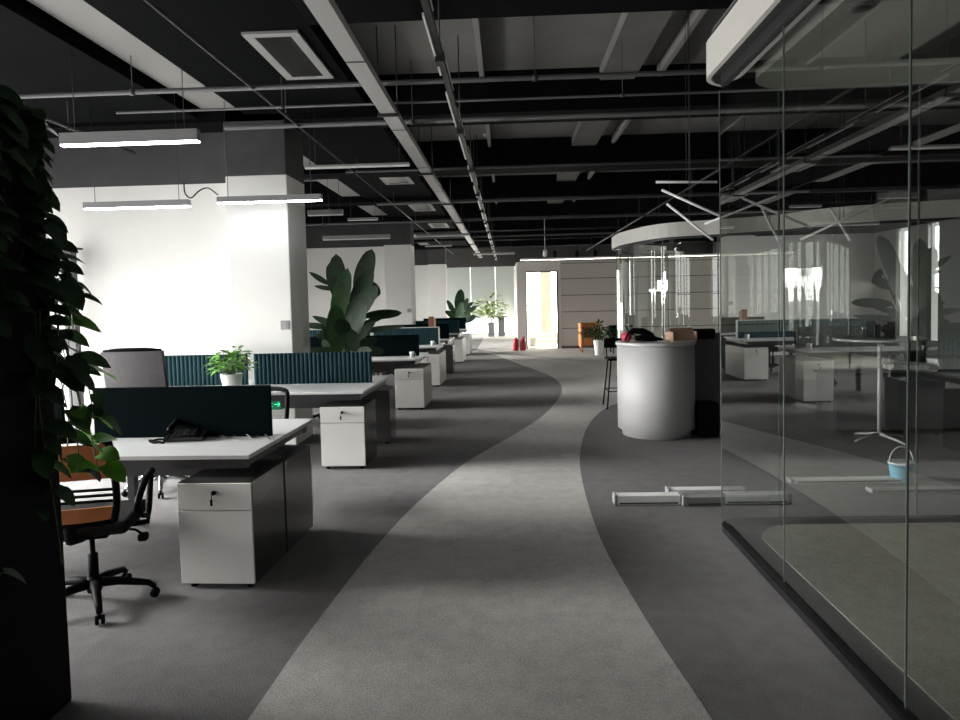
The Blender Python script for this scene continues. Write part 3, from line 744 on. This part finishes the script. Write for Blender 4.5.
    for sx in (-1, 1):
        a = MB(); X = sx * .285
        a.tube([(sx * .12, 0, .415), (X, .0, .43), (X, .03, .50), (X, .09, .64), (X, .10, .665)], [.014, .016, .018, .016, .014], 8)
        a.tube([(X, -.20, .56), (X, -.16, .60), (X, -.02, .665), (X, .12, .685), (X, .17, .67)], [.014, .019, .02, .02, .012], 8)
        a.tube([(X, -.20, .56), (X, -.12, .50), (X, .01, .46)], .014, 8)
        a.build('armrest', 'black', t)
    return t
near_ch = make_chair('black office chair with orange brown bands across its back, in the left foreground', bands=True)
near_ch.location = (-2.27, 3.64, 0); near_ch.rotation_euler = (0, 0, R(14))
ch = make_chair('black office chair behind the nearest dark screen, only one armrest showing')
ch.location = (-2.12, 5.42, 0); ch.rotation_euler = (0, 0, R(170))
def put(x, y, r, lab, src=None):
    c = copy_tree(src or ch); c.location = (x, y, 0); c.rotation_euler = (0, 0, R(r)); c['label'] = lab; return c
put(-2.4, 9.35, -10, 'black office chair in the aisle behind the large potted plant')
put(-2.3, 9.2 + 3.0, 170, 'black office chair between the third and fourth desks')
put(-3.5, 9.4, 20, 'black office chair by the left wall side before the third desk')
put(-2.4, 14.62, 5, 'black office chair between the fourth and fifth desks')
g = make_chair('grey high back office chair with a flat pale back behind the nearest desks, at left', 'pad')
g.location = (P(141, 365, Y=5.7).x, 5.95, 0); g.rotation_euler = (0, 0, R(4))

# ------------------------------------------------------------------ things on the desks
# desk phone
q = P(188, 437, z=.76)
t = tag(empty('desk_phone', (q.x, q.y, .7505), R(8)), 'black corded desk phone on the nearest white desktop', 'phone')
b = MB(); pr = [(-.09, 0), (.09, 0), (.09, .055), (-.09, .02)]
T = Matrix(((0, 0, 1, -.10), (1, 0, 0, 0), (0, 1, 0, 0), (0, 0, 0, 1)))
b.prism(pr, 0, .20, T=T); b.build('body', 'black_gloss', t)
hs = MB(); hs.tube([(-.065, -.085, .05), (-.07, -.06, .066), (-.07, .0, .078), (-.07, .06, .092), (-.065, .085, .085)], [.02, .017, .014, .017, .02], 8); hs.build('handset', 'black', t)
t.scale = (1.2, 1.2, 1.2)
kb = MB()
for i in range(4):
    for j in range(3):
        cx_, cy_ = -.005 + j * .022, -.05 + i * .022; kb.box(cx_ - .007, cx_ + .007, cy_ - .007, cy_ + .007, .02 + (cy_ + .09) * .195, .027 + (cy_ + .09) * .195)
kb.build('keypad', 'steel_dark', t)
MB().box(-.01, .08, .045, .08, .047, .062).build('display', 'pipe', t)
cdp = [(-.065, -.085, .04)] + [(-.08 - .09 * math.sin(i / 9 * PI) + .005 * math.sin(i * 2), -.10 - .03 * math.cos(i / 9 * PI) + .004 * i, .008 + .004 * (i % 2)) for i in range(12)]
MB().tube(smooth(cdp, 3), .006, 6).build('cord', 'black', t)
# grey cable on the desk
pts = [P(x, y, z=.757) for x, y in smooth([(205, 434), (211, 432), (219, 436), (228, 438), (241, 434), (252, 437.5), (262, 434), (270, 439)], 4)]
for i, p in enumerate(pts): p.z = .756 + .008 * abs(math.sin(i * .45))
tag(MB().tube(pts, .0035, 6).build('desk_cable', 'pipe'), 'thin grey cable wavering across the nearest desktop beside the phone', 'cable')

# ================================================================== PLANTS
def pot(t, r0, r1, h, mt):
    b = MB(); b.lathe([(r0 * .92, 0), (r0, .01), (r1, h - .01), (r1, h), (r1 * .88, h), (r1 * .86, h - .03)], n=28); b.build('pot', mt, t)
    MB().lathe([(r1 * .86, h - .03), (.001, h - .025)], n=20).build('soil', 'soil', t)
def bushy(t, h0, R_, H_, n, L, W, mt, seed=1):
    rnd = random.Random(seed); f = MB(); s = MB()
    for i in range(n):
        a = rnd.uniform(0, 2 * PI); u = rnd.random() ** .6; rr_ = R_ * u; z = h0 + H_ * rnd.uniform(.15, 1) * (1 - .45 * u * u)
        p = Vector((rr_ * math.cos(a), rr_ * math.sin(a), z)); d = Vector((math.cos(a) * (.5 + u), math.sin(a) * (.5 + u), rnd.uniform(-.2, 1.0)))
        f.leaf(p, d, (rnd.uniform(-.3, .3), rnd.uniform(-.3, .3), 1), L * rnd.uniform(.7, 1.2), W * rnd.uniform(.7, 1.2), rnd.uniform(.1, .5), n=4, mi=0 if rnd.random() < .7 else 1)
        if i % 3 == 0: s.tube([(0, 0, h0 - .03), (p.x * .4, p.y * .4, h0 + (z - h0) * .6), tuple(p)], .003, 4, cap=False)
    s.build('stems', 'stem', t); f.build('foliage', mt, t)
# small bright plant on desk two
q = P(232, 383, Y=6.97)
t = tag(empty('potted_plant', (q.x, 6.97, .7505)), 'bright green leafy plant in a white pot between two ribbed screens', 'plant')
pot(t, .085, .11, .16, 'pot_white'); bushy(t, .16, .20, .27, 150, .10, .045, ['leaf_bright', 'leaf_mid'], 3)
# large plant behind desk two
t = tag(empty('potted_plant', (P(345, 350, Y=8.95).x, 8.95, 0)), 'large broad leaved plant rising behind the ribbed screen, right of the first pillar', 'plant')
pot(t, .17, .22, .40, 'pot_grey')
ox, oy = t.location.x, t.location.y
def biglf(fm, sm, px0, py0, px1, py1, dy, W, mi, fold=.15, face=(0, -1, .3)):
    """leaf from (px0,py0) to its tip (px1,py1) with a stalk down to the pot"""
    a = P(px0, py0, Y=oy + dy); b = P(px1, py1, Y=oy + dy * 1.8 - .02)
    a = a - t.location; b = b - t.location; d = b - a
    fm.leaf(a, d, (face[0] + random.uniform(-.3, .3), face[1], face[2]), d.length, W * .92, 0.0, n=12, mi=mi, fold=fold, blunt=W > .11)
    sm.tube(smooth([(random.uniform(-.05, .05), random.uniform(-.05, .05), .38), (a.x * .35, a.y * .5, .38 + (a.z - .38) * .55), tuple(a)], 3), [.012] * 4 + [.008] * 3, 6, cap=False)
f, s = MB(), MB()
big = [(340, 300, 336, 254, .05, .26, 0), (358, 296, 372, 249, .1, .30, 1), (345, 305, 330, 262, -.1, .27, 0), (335, 325, 348, 268, -.15, .26, 2), (352, 312, 372, 268, -.05, .26, 1),
       (340, 330, 378, 286, -.18, .30, 0), (362, 300, 379, 292, .1, .16, 0), (372, 282, 379, 296, .1, .13, 0), (330, 285, 309, 272, .0, .08, 0), (336, 290, 314, 286, .1, .07, 0),
       (338, 352, 336, 304, -.2, .28, 2), (350, 340, 366, 305, -.22, .22, 1), (334, 328, 298, 324, .05, .09, 0), (345, 330, 312, 316, .1, .11, 0), (345, 340, 315, 335, -.05, .12, 0), (352, 352, 320, 325, -.05, .12, 0),
       (364, 316, 402, 313, .05, .14, 1), (358, 326, 386, 316, .05, .08, 0), (356, 332, 406, 326, -.05, .09, 1), (352, 340, 376, 320, -.1, .13, 0),
       (344, 352, 300, 352, -.1, .14, 0), (346, 358, 372, 350, -.2, .20, 0), (350, 352, 378, 338, 0, .16, 0), (345, 335, 340, 318, -.25, .22, 0), (350, 330, 356, 352, -.3, .18, 1), (342, 345, 325, 330, -.15, .18, 0), (355, 348, 385, 352, -.05, .14, 0), (338, 350, 322, 340, .1, .2, 0), (352, 345, 366, 330, .1, .2, 0)]
for L_ in big: biglf(f, s, *L_)
s.build('stalks', 'leaf_mid', t); f.build('foliage', ['leaf_dark', 'leaf_dark', 'leaf_mid'], t)
# small yellowish plant on third desk
t = tag(empty('potted_plant', (P(366, 340, Y=10.9).x, 11.12, .7505)), 'small yellow green plant half hidden beside the large plant', 'plant')
pot(t, .05, .07, .1, 'pot_white'); bushy(t, .1, .12, .28, 40, .09, .03, ['leaf_yellow', 'leaf_bright'], 5)
# brown carton on the fourth screen rail
q = P(431.5, 324.5, Y=13.5)
t = tag(empty('storage_box', (q.x, 13.55, 1.0965)), 'small brown carton standing on the white rail of the fourth desk', 'box')
MB().rbox(-.06, .04, -.03, .03, 0, .2, .004).build('body', 'brown_box', t); MB().rbox(.042, .08, -.03, .03, 0, .17, .004).build('side_packet', 'cardboard', t)
# desk clutter: small rolls / cups beyond
for i, (px, Y, lab) in enumerate(((352, 10.5, 'small white cup at the aisle side of the third desk'), (433, 13.2, 'small white cup on the fourth desk'), (448, 15.7, 'small white cup on the fifth desk'))):
    t = tag(empty('cup', (min(P(px + (60 if i == 0 else 0), 360, Y=Y).x, ex(Y) - .14), Y, .7505)), lab, 'cup', 'white cups on the far desks')
    MB().lathe([(.03, 0), (.038, .09), (.034, .09), (.027, .006)], n=16).build('body', 'paper', t)
    MB().tube([(.036, 0, .07), (.058, 0, .06), (.055, 0, .03), (.032, 0, .025)], .004, 6).build('handle', 'paper', t)
# middle distance bird of paradise
t = tag(empty('potted_plant', (P(461, 330, Y=21.9).x - .1, 22.6, 0)), 'dark upright broad leaved plant past the farthest desks', 'plant')
pot(t, .16, .2, .45, 'pot_grey'); ox, oy = t.location.x, t.location.y
f, s = MB(), MB()
for L_ in [(458, 312, 461, 289, 0, .35, 0), (456, 315, 447, 300, 0, .18, 0), (457, 318, 445, 311, 0, .2, 0), (462, 312, 468, 298, 0, .2, 0), (464, 310, 473, 302, .1, .16, 1), (462, 316, 477, 306, 0, .2, 1), (458, 322, 462, 302, -.2, .3, 1), (456, 322, 450, 313, 0, .2, 0), (462, 320, 470, 312, -.1, .3, 0), (464, 322, 476, 316, 0, .25, 0)]: biglf(f, s, *L_)
s.build('stalks', 'leaf_mid', t); f.build('foliage', ['leaf_dark', 'leaf_dark', 'leaf_mid'], t)
# two square planters at the end windows
for (pa, pb, pt, pb2, Y, lab, k_) in ((488, 494.7, 322.5, 336.7, 30.0, 'slim grey square planter with yellow green palm by the end window', 0), (498, 505.3, 316, 336.4, 30.3, 'taller grey square planter right of the palm planter by the end window', 1)):
    a, b, c_ = P(pa, 330, Y=Y), P(pb, 330, Y=Y), P(pa, pt, Y=Y); w = (b.x - a.x) / 2
    t = tag(empty('potted_plant', ((a.x + b.x) / 2, Y, .002)), lab, 'plant', 'grey planters at the far end'); H_ = c_.z
    MB().add([(-w * .9, -w * .9, 0), (w * .9, -w * .9, 0), (w * .9, w * .9, 0), (-w * .9, w * .9, 0), (-w, -w, H_), (w, -w, H_), (w, w, H_), (-w, w, H_)],
             [(3, 2, 1, 0), (4, 5, 6, 7), (0, 1, 5, 4), (1, 2, 6, 5), (2, 3, 7, 6), (3, 0, 4, 7)]).build('planter', 'pot_grey', t)
    if k_ == 0: bushy(t, H_, .60, 1.15, 130, .42, .13, ['leaf_yellow', 'leaf_mid'], 8)
    else: bushy(t, H_, .12, .5, 14, .2, .06, ['leaf_mid', 'leaf_dark'], 9)
# lobby plant seen through the doorway
t = tag(empty('potted_plant', (P(532, 300, Y=23.3).x, 23.3, .012)), 'thin yellow green plant just inside the bright doorway', 'plant')
pot(t, .12, .15, .3, 'pot_white'); bushy(t, .3, .25, 1.5, 70, .16, .05, ['leaf_yellow', 'leaf_mid'], 11)
# plant in white pot beside the orange cabinet
t = tag(empty('potted_plant', (P(599, 355, z=0).x, P(599, 355, z=0).y, 0)), 'dark bushy plant in a white pot in front of the panelled wall', 'plant')
pot(t, .11, .15, .42, 'pot_white'); bushy(t, .42, .42, .48, 170, .20, .06, ['leaf_dark', 'leaf_mid'], 12)
# orange armchair
q = P(585, 350, z=0)
t = tag(empty('armchair', (q.x + .12, 20.6, 0)), 'orange high sided armchair by the panelled back wall', 'chair')
b = MB(); b.rbox(-.3, .3, .22, .32, .15, .85, .03); b.rbox(-.35, -.27, -.3, .32, .15, .85, .03); b.build('shell', 'orange_paint', t)
MB().rbox(-.27, .3, -.3, .22, .2, .42, .03).build('seat', 'orange_paint', t)
for sx in (-.3, .26):
    for sy in (-.25, .27): MB().tube([(sx, sy, .2), (sx, sy, 0)], .02, 8).build('leg', 'orange_wood', t)
# dark armchair right
q = P(612, 356, z=0)
t = tag(empty('armchair', (q.x + .45, 19.9, 0)), 'low black lounge chair between the potted plant and the counter', 'chair')
MB().rbox(-.35, .35, -.3, .3, .25, .42, .04).build('seat', 'black', t); MB().rbox(-.35, .35, .25, .35, .3, .78, .04).build('backrest', 'black', t)
for sx in (-.3, .3):
    MB().rbox(sx - .05, sx + .05, -.3, .3, .4, .58, .03).build('armrest', 'black', t)
    for sy in (-.26, .26): MB().tube([(sx, sy, .26), (sx, sy, 0)], .015, 8).build('leg', 'black', t)
# fire extinguishers
for px, lab in ((516, 'left one of two red fire extinguishers by the doorway'), (523, 'right one of two red fire extinguishers, next to the door frame')):
    t = tag(empty('fire_extinguisher', (P(px, 350, Y=21.6).x, 21.6, .002)), lab, 'fire extinguisher', 'red fire extinguishers by the doorway')
    MB().lathe([(.08, 0), (.09, .02), (.09, .30), (.07, .35), (.03, .37), (.02, .40)], n=20).build('cylinder', 'red', t)
    MB().tube([(0, 0, .40), (.05, 0, .43), (.08, 0, .41)], .01, 6).build('handle', 'black', t)
    MB().tube(smooth([(.02, 0, .39), (.09, -.02, .34), (.10, -.03, .15), (.09, -.02, .08)], 4), .01, 6).build('hose', 'black', t)

# ================================================================== ceiling spotlights by the back wall
for i, (px, py) in enumerate(((545, 253), (555, 254), (577, 253.5), (595, 253))):
    q = P(px, py, Y=20.0)
    t = tag(empty('spotlight', (q.x, 20.0, q.z)), ['small pale spotlight left of the black ones above the doorway', 'black spotlight above the right side of the doorway', 'black spotlight above the panelled wall, middle', 'black spotlight above the panelled wall near the oval ring'][i], 'spotlight', 'ceiling spotlights near the back wall')
    mt = 'black' if i else 'lamp_off'
    MB().tube([(0, 0, 0), (0, 0, 4.05 - q.z)], .008, 6).build('stem', mt, t)
    MB().lathe([(.05, -.1), (.06, -.08), (.06, .08), (.03, .1)], n=16, T=Matrix.Rotation(.7, 4, 'X')).build('head', mt, t)

# ================================================================== stick pendants (bare tubes at odd angles)
sticks = [(656, 182, 717, 182, 6.4, 6.4), (662, 190, 720, 216, 6.2, 5.9), (667, 204, 713, 240, 6.3, 6.0), (742, 198, 812, 228, 6.2, 6.0),
          (705, 224, 776, 196, 7.0, 6.6), (762, 208, 778, 240, 6.4, 6.2), (800, 240, 890, 198, 6.6, 6.3), (830, 208, 850, 240, 6.9, 6.6)]
for i, (ax, ay, bx_, by_, Ya, Yb) in enumerate(sticks):
    a, b = P(ax, ay, Y=Ya), P(bx_, by_, Y=Yb); c_ = (a + b) / 2
    t = tag(empty('stick_pendant', tuple(c_)), ['level white stick lamp, topmost of the hanging sticks', 'upper sloping white stick lamp before the dark ceiling', 'lower steep white stick lamp crossing the oval ring', 'sloping stick lamp seen through the first glass pane',
        'rising stick lamp just behind the glass corner', 'short steep stick lamp behind the glass', 'long rising stick lamp seen through the second pane', 'short stick lamp seen farthest right'][i], 'lamp', 'tilted stick lamps over the counter')
    MB().tube([a - c_, b - c_], .011, 8).build('tube', 'stick_light', t)
    MB().tube([(0, 0, 0), (0, 0, 4.05 - c_.z)], .003, 5).build('suspension_wire', 'pipe_dark', t)

# ================================================================== right side floor items
def housing(pa, pb, Y, hh, mt, lab, dd=.10):
    a = P(pa, 498, Y=Y).x; b = P(pb, 498, Y=Y).x
    t = tag(empty('lamp_housing', ((a + b) / 2, Y, .002)), lab, 'lamp housing', 'lamp housings lying on the carpet'); w = (b - a) / 2
    MB().rbox(-w, w, -dd / 2, dd / 2, 0, hh, .006).build('profile', mt, t)
    for s in (-1, 1): MB().rbox(s * w - .012, s * w + .012, -dd / 2 - .004, dd / 2 + .004, 0, hh + .006, .004).build('end_cap', 'lamp_body', t)
    MB().box(-w * .9, w * .9, -dd / 2 - .003, -dd / 2, .012, .022).build('groove', 'steel_dark', t)
housing(615, 680, 5.36, .075, 'lamp_off', 'short white lamp housing lying on the carpet left of the glass')
housing(683, 766, 5.32, .07, 'lamp_body', 'grey lamp housing lying end to end with the white one')
housing(668, 745, 5.56, .06, 'lamp_off', 'second pale lamp housing lying behind the others')
housing(790, 905, 5.9, .035, 'lamp_off', 'long thin white profile lying on the carpet behind the glass')
housing(870, 975, 5.6, .03, 'lamp_body', 'short thin profile on the carpet at the right edge')
# bucket
q = P(901, 481, z=0)
t = tag(empty('bucket', (q.x, q.y, .002)), 'small light blue bucket with a white handle on the carpet behind the glass', 'bucket')
MB().lathe([(.075, 0), (.095, .15), (.10, .15), (.10, .16), (.088, .158), (.07, .01)], n=28).build('body', 'blue', t)
MB().lathe([(.101, .145), (.103, .16), (.098, .165)], n=28).build('rim', 'lid_grey', t)
MB().tube([(.10 * math.cos(a), 0, .15 + .14 * math.sin(a)) for a in [PI * i / 14 for i in range(15)]], .005, 6).build('handle', 'paper', t)
# round table
q = P(879, 440, z=0)
t = tag(empty('round_table', (q.x, q.y, 0)), 'high round pale table with a slim white post behind the glass', 'table')
zt_ = P(868, 338, Y=q.y).z
MB().lathe([(.44, zt_ - .025), (.45, zt_ - .02), (.45, zt_ - .003), (.445, zt_)], n=48).build('tabletop', 'desk_white', t)
MB().tube([(0, 0, .05), (0, 0, zt_ - .025)], .02, 12).build('post', 'desk_white', t)
for k_ in range(4):
    a = k_ * PI / 2 + .35; MB().tube([(0, 0, .07), (.25 * math.cos(a), .25 * math.sin(a), .03), (.32 * math.cos(a), .32 * math.sin(a), .012)], [.02, .014, .012], 8).build('foot', 'desk_white', t)
tz = zt_; tx, ty = q.x, q.y
t = tag(empty('coffee_machine', (tx + .02, ty + .05, tz)), 'black boxy machine standing on the high round table', 'appliance')
MB().rbox(-.10, .12, -.1, .12, 0, .17, .012).build('body', 'black_gloss', t)
MB().box(-.06, .08, -.104, -.1, .09, .13).build('panel', 'pipe', t)
for s in (-.14, -.17): MB().tube([(s, 0, 0), (s, 0, .2)], .008, 8).build('tube', 'chrome', t)
# low dark cabinet with papers behind the table
t = tag(empty('low_cabinet', (5.2, 8.12, 0)), 'long low dark cabinet behind the round table', 'cabinet')
MB().rbox(-1.6, 1.6, -.25, .2, .05, .66, .01).build('body', 'counter_dark', t)
MB().rbox(-1.62, 1.62, -.27, .22, .66, .69, .004).build('top', 'steel_dark', t)
for i in range(4): MB().box(-1.58 + i * .8, -.82 + i * .8, -.262, -.25, .08, .64).build('door', 'counter_dark', t)
for i, (x, n_, w) in enumerate(((4.55, 3, .2), (5.0, 5, .15), (5.5, 2, .22), (5.95, 3, .16))):
    for j in range(n_):
        b = MB().rbox(-w, w, -.13, .1, 0, .022, .003)
        o = b.build('paper_ream', 'paper'); o.location = (x + .01 * (j % 2), 8.2, .6905 + j * .0225); o.rotation_euler = (0, 0, .05 * ((j * 7) % 3 - 1))
        tag(o, 'white paper stack sheet %s of the %s pile on the low dark cabinet' % (['lowest', 'second from below', 'third from below', 'fourth from below', 'topmost fifth'][j], ['leftmost', 'second', 'third', 'rightmost'][i]), 'paper', 'white papers on the low cabinet')
# armchair / task chair by the round table
put(4.05, 8.95 - .2 - .6, 200, 'black office chair behind the glass beside the round table') if False else None
c_ = put(3.1, 9.2, 215, 'black office chair behind the near glass room, left of the round table')

# ================================================================== GREEN DIVIDER (left foreground)
q = P(73, 700, z=0); DX, DY = q.x - .0, q.y; print('DIV', DX, DY)
t = tag(empty('plant_divider', (DX, DY, 0)), 'dark tall planted divider filling the left edge of the view', 'divider')
MB().rbox(-.35, 0, -2.6, 0, 0, 2.30, .01).build('body', 'black', t)
MB().box(-.36, .01, -2.61, .01, 2.30, 2.36).build('planter_trough', 'black', t)
def vine(x, y, z0, z1, seed, dens, spread, lab, outs, size=.1, sway=.05, mts=('leaf_dark', 'leaf_mid', 'leaf_bright'), many=1, weights=(.7, .95)):
    rnd = random.Random(seed)
    t = tag(empty('hanging_plant', (x, y, z0)), lab, 'plant', 'trailing plants on the dark divider')
    s, f = MB(), MB()
    for k_ in range(many):
        px_ = rnd.uniform(-spread[0], spread[0]); py_ = rnd.uniform(-spread[1], spread[1]); zz = z0; end = z1 + rnd.uniform(0, (z0 - z1) * .35)
        ph = rnd.uniform(0, 6); pts = []
        while zz > end:
            u = (z0 - zz); pts.append(Vector((px_ + sway * math.sin(u * 4 + ph) * min(1, u * 3), py_ + sway * math.cos(u * 3.1 + ph) * min(1, u * 3), zz - z0)))
            zz -= .05
        if len(pts) < 3: continue
        s.tube(pts, .0028, 5, cap=False)
        for i in range(1, len(pts)):
            if rnd.random() < dens:
                a = rnd.uniform(-1.3, 1.3) + outs; d = Vector((math.cos(a), math.sin(a), rnd.uniform(-.9, .2)))
                pet = pts[i] + Vector((math.cos(a), math.sin(a), .1)) * rnd.uniform(.02, .06)
                s.tube([pts[i], pet], .0018, 4, cap=False); r_ = rnd.random()
                L_ = size * rnd.uniform(.6, 1.2)
                f.leaf(pet, d, (math.cos(a) * .6 + rnd.uniform(-.4, .4), math.sin(a) * .6 - .5, .8), L_, L_ * .8, .35, heart=True, n=6, mi=0 if r_ < weights[0] else (1 if r_ < weights[1] else 2))
    s.build('stems', 'stem', t); f.build('foliage', list(mts), t); return t
vine(DX - .09, DY - .1, 2.42, 1.62, 21, .95, (.06, .14), 'dense dark ivy at the top corner of the divider, before the big lamp', .35, .10, .05, many=13, weights=(.85, .99))
vine(DX - .05, DY - .02, 1.9, 1.22, 22, .8, (.06, .08), 'dense dark trailing leaves halfway down the divider edge', .35, .105, .05, many=7, weights=(.8, .97))
vine(DX + .04, DY + .02, 1.75, 1.30, 27, .5, (.02, .05), 'leafy strand reaching out over the bright left wall', .2, .10, .03, many=2, weights=(.5, .95))
vine(DX + .02, DY + .02, 1.45, .98, 23, .4, (.05, .05), 'thin trailing strands with sparse green leaves above the office chair', .3, .11, .05, many=6, weights=(.25, .6))
vine(DX + .07, DY + .02, 1.20, .84, 24, .55, (.05, .05), 'bright green leaves hanging lowest, in front of the orange shelf', .3, .09, .035, many=3, weights=(.1, .35))
vine(DX + .02, DY - .9, 2.40, 1.3, 25, .9, (.02, .55), 'dark ivy covering the upper side of the divider', 0, .10, .04, many=20, weights=(.9, 1))
vine(DX + .02, DY - .35, 1.6, .55, 26, .35, (.01, .25), 'single faint trailing stem low on the dark divider', 0, .09, .02, many=3, weights=(.8, 1))

# grey vertical post at the left beside the bright wall
a = P(63.5, 250, Y=8.05); b = P(73.5, 250, Y=8.05)
t = tag(empty('curtain_post', ((a.x + b.x) / 2, 8.05, 0)), 'slim grey upright post at the left end of the bright wall', 'post')
MB().box(-(b.x - a.x) / 2, (b.x - a.x) / 2, -.05, .05, 0, a.z).build('shaft', 'pipe', t)
MB().box(-.08, .14, -.06, .06, a.z, a.z + .02).build('cap', 'steel_dark', t)

# ------------------------------------------------------------------ light
# daylight arriving through each left hand window, aimed into the room
for i, (a, b) in enumerate(wins):
    ld = bpy.data.lights.new('window_light', 'AREA'); ld.shape = 'RECTANGLE'; ld.size = b - a - .08; ld.size_y = 2.6
    near = a < 8.2
    ld.energy = (b - a) * (8 if a < 3 else 150 if near else 85); ld.spread = R(60 if near else 100); ld.color = (1, .99, .97)
    lo = bpy.data.objects.new('window_light', ld); C.objects.link(lo); lo.location = (XL - .05, (a + b) / 2, 1.6)
    lo.rotation_euler = (0, R(-90 + (44 if near else 22)), 0)
    if 3 < a < 8:                          # and the part that comes in below desk height
        l3 = ld.copy(); l3.spread = R(150); l3.energy = (b - a) * 70; l3.size_y = .6
        o3 = bpy.data.objects.new('window_light', l3); C.objects.link(o3); o3.location = (XL - .03, (a + b) / 2, .45); o3.rotation_euler = (0, R(-90 + 12), 0)
    if a > 3:                              # the low, raking share of the same daylight
        l2 = ld.copy(); l2.spread = R(38); l2.energy = (b - a) * 70; l2.size_y = 2.2
        o2 = bpy.data.objects.new('window_light', l2); C.objects.link(o2); o2.location = (XL - .04, (a + b) / 2, 1.8); o2.rotation_euler = (0, R(-90 + 15), 0)
w = bpy.data.worlds.new('world'); S.world = w; w.use_nodes = True
w.node_tree.nodes['Background'].inputs[0].default_value = (.9, .95, 1, 1); w.node_tree.nodes['Background'].inputs[1].default_value = .3
S.view_settings.view_transform = 'Standard'; S.view_settings.look = 'None'; S.view_settings.gamma = 1; S.view_settings.use_curve_mapping = False
S.view_settings.exposure = -0.36
S.cycles.use_denoising = True
S.cycles.max_bounces = 10; S.cycles.diffuse_bounces = 6; S.cycles.transparent_max_bounces = 16
S.cycles.sample_clamp_indirect = 6
# daylight from the lobby and the end windows, shining back down the room
for x, sz, e, z, h in ((4.5, 8.0, 1500, 1.5, 2.6), (-1.2, 2.9, 160, .75, 1.1)):
    ld = bpy.data.lights.new('lobby_light', 'AREA'); ld.shape = 'RECTANGLE'; ld.size = sz; ld.size_y = h; ld.energy = e; ld.color = (1, .95, .86)
    lo = bpy.data.objects.new('lobby_light', ld); C.objects.link(lo); lo.location = (x if x > 0 else -1.2, YF - .05, z); lo.rotation_euler = (R(-90), 0, 0)
# light at the unseen windows added behind the camera to brighten the glass room
ld = bpy.data.lights.new('window_light', 'AREA'); ld.shape = 'RECTANGLE'; ld.size = 5.0; ld.size_y = 2.0; ld.energy = 14
lo = bpy.data.objects.new('window_light', ld); C.objects.link(lo); lo.location = (XR - .08, -.8, 1.7); lo.rotation_euler = (0, R(90), 0)
ld = bpy.data.lights.new('window_light', 'AREA'); ld.shape = 'RECTANGLE'; ld.size = 1.5; ld.size_y = 2.4; ld.energy = 220; ld.color = (1, .95, .88)
lo = bpy.data.objects.new('window_light', ld); C.objects.link(lo); lo.location = (XR - .04, 15.8, 1.75); lo.rotation_euler = (0, R(90), R(-25))
bpy.context.view_layer.update()
from bpy_extras.object_utils import world_to_camera_view
S.render.resolution_x = 960; S.render.resolution_y = 720
for v in ((-1.35, 3.93, 0), (1.49, 4.91, 0), (-2.41, 7.75, 3.04)):
    c_ = world_to_camera_view(S, cam, Vector(v)); print('CHK', v, round(c_.x * 960, 1), round((1 - c_.y) * 720, 1))
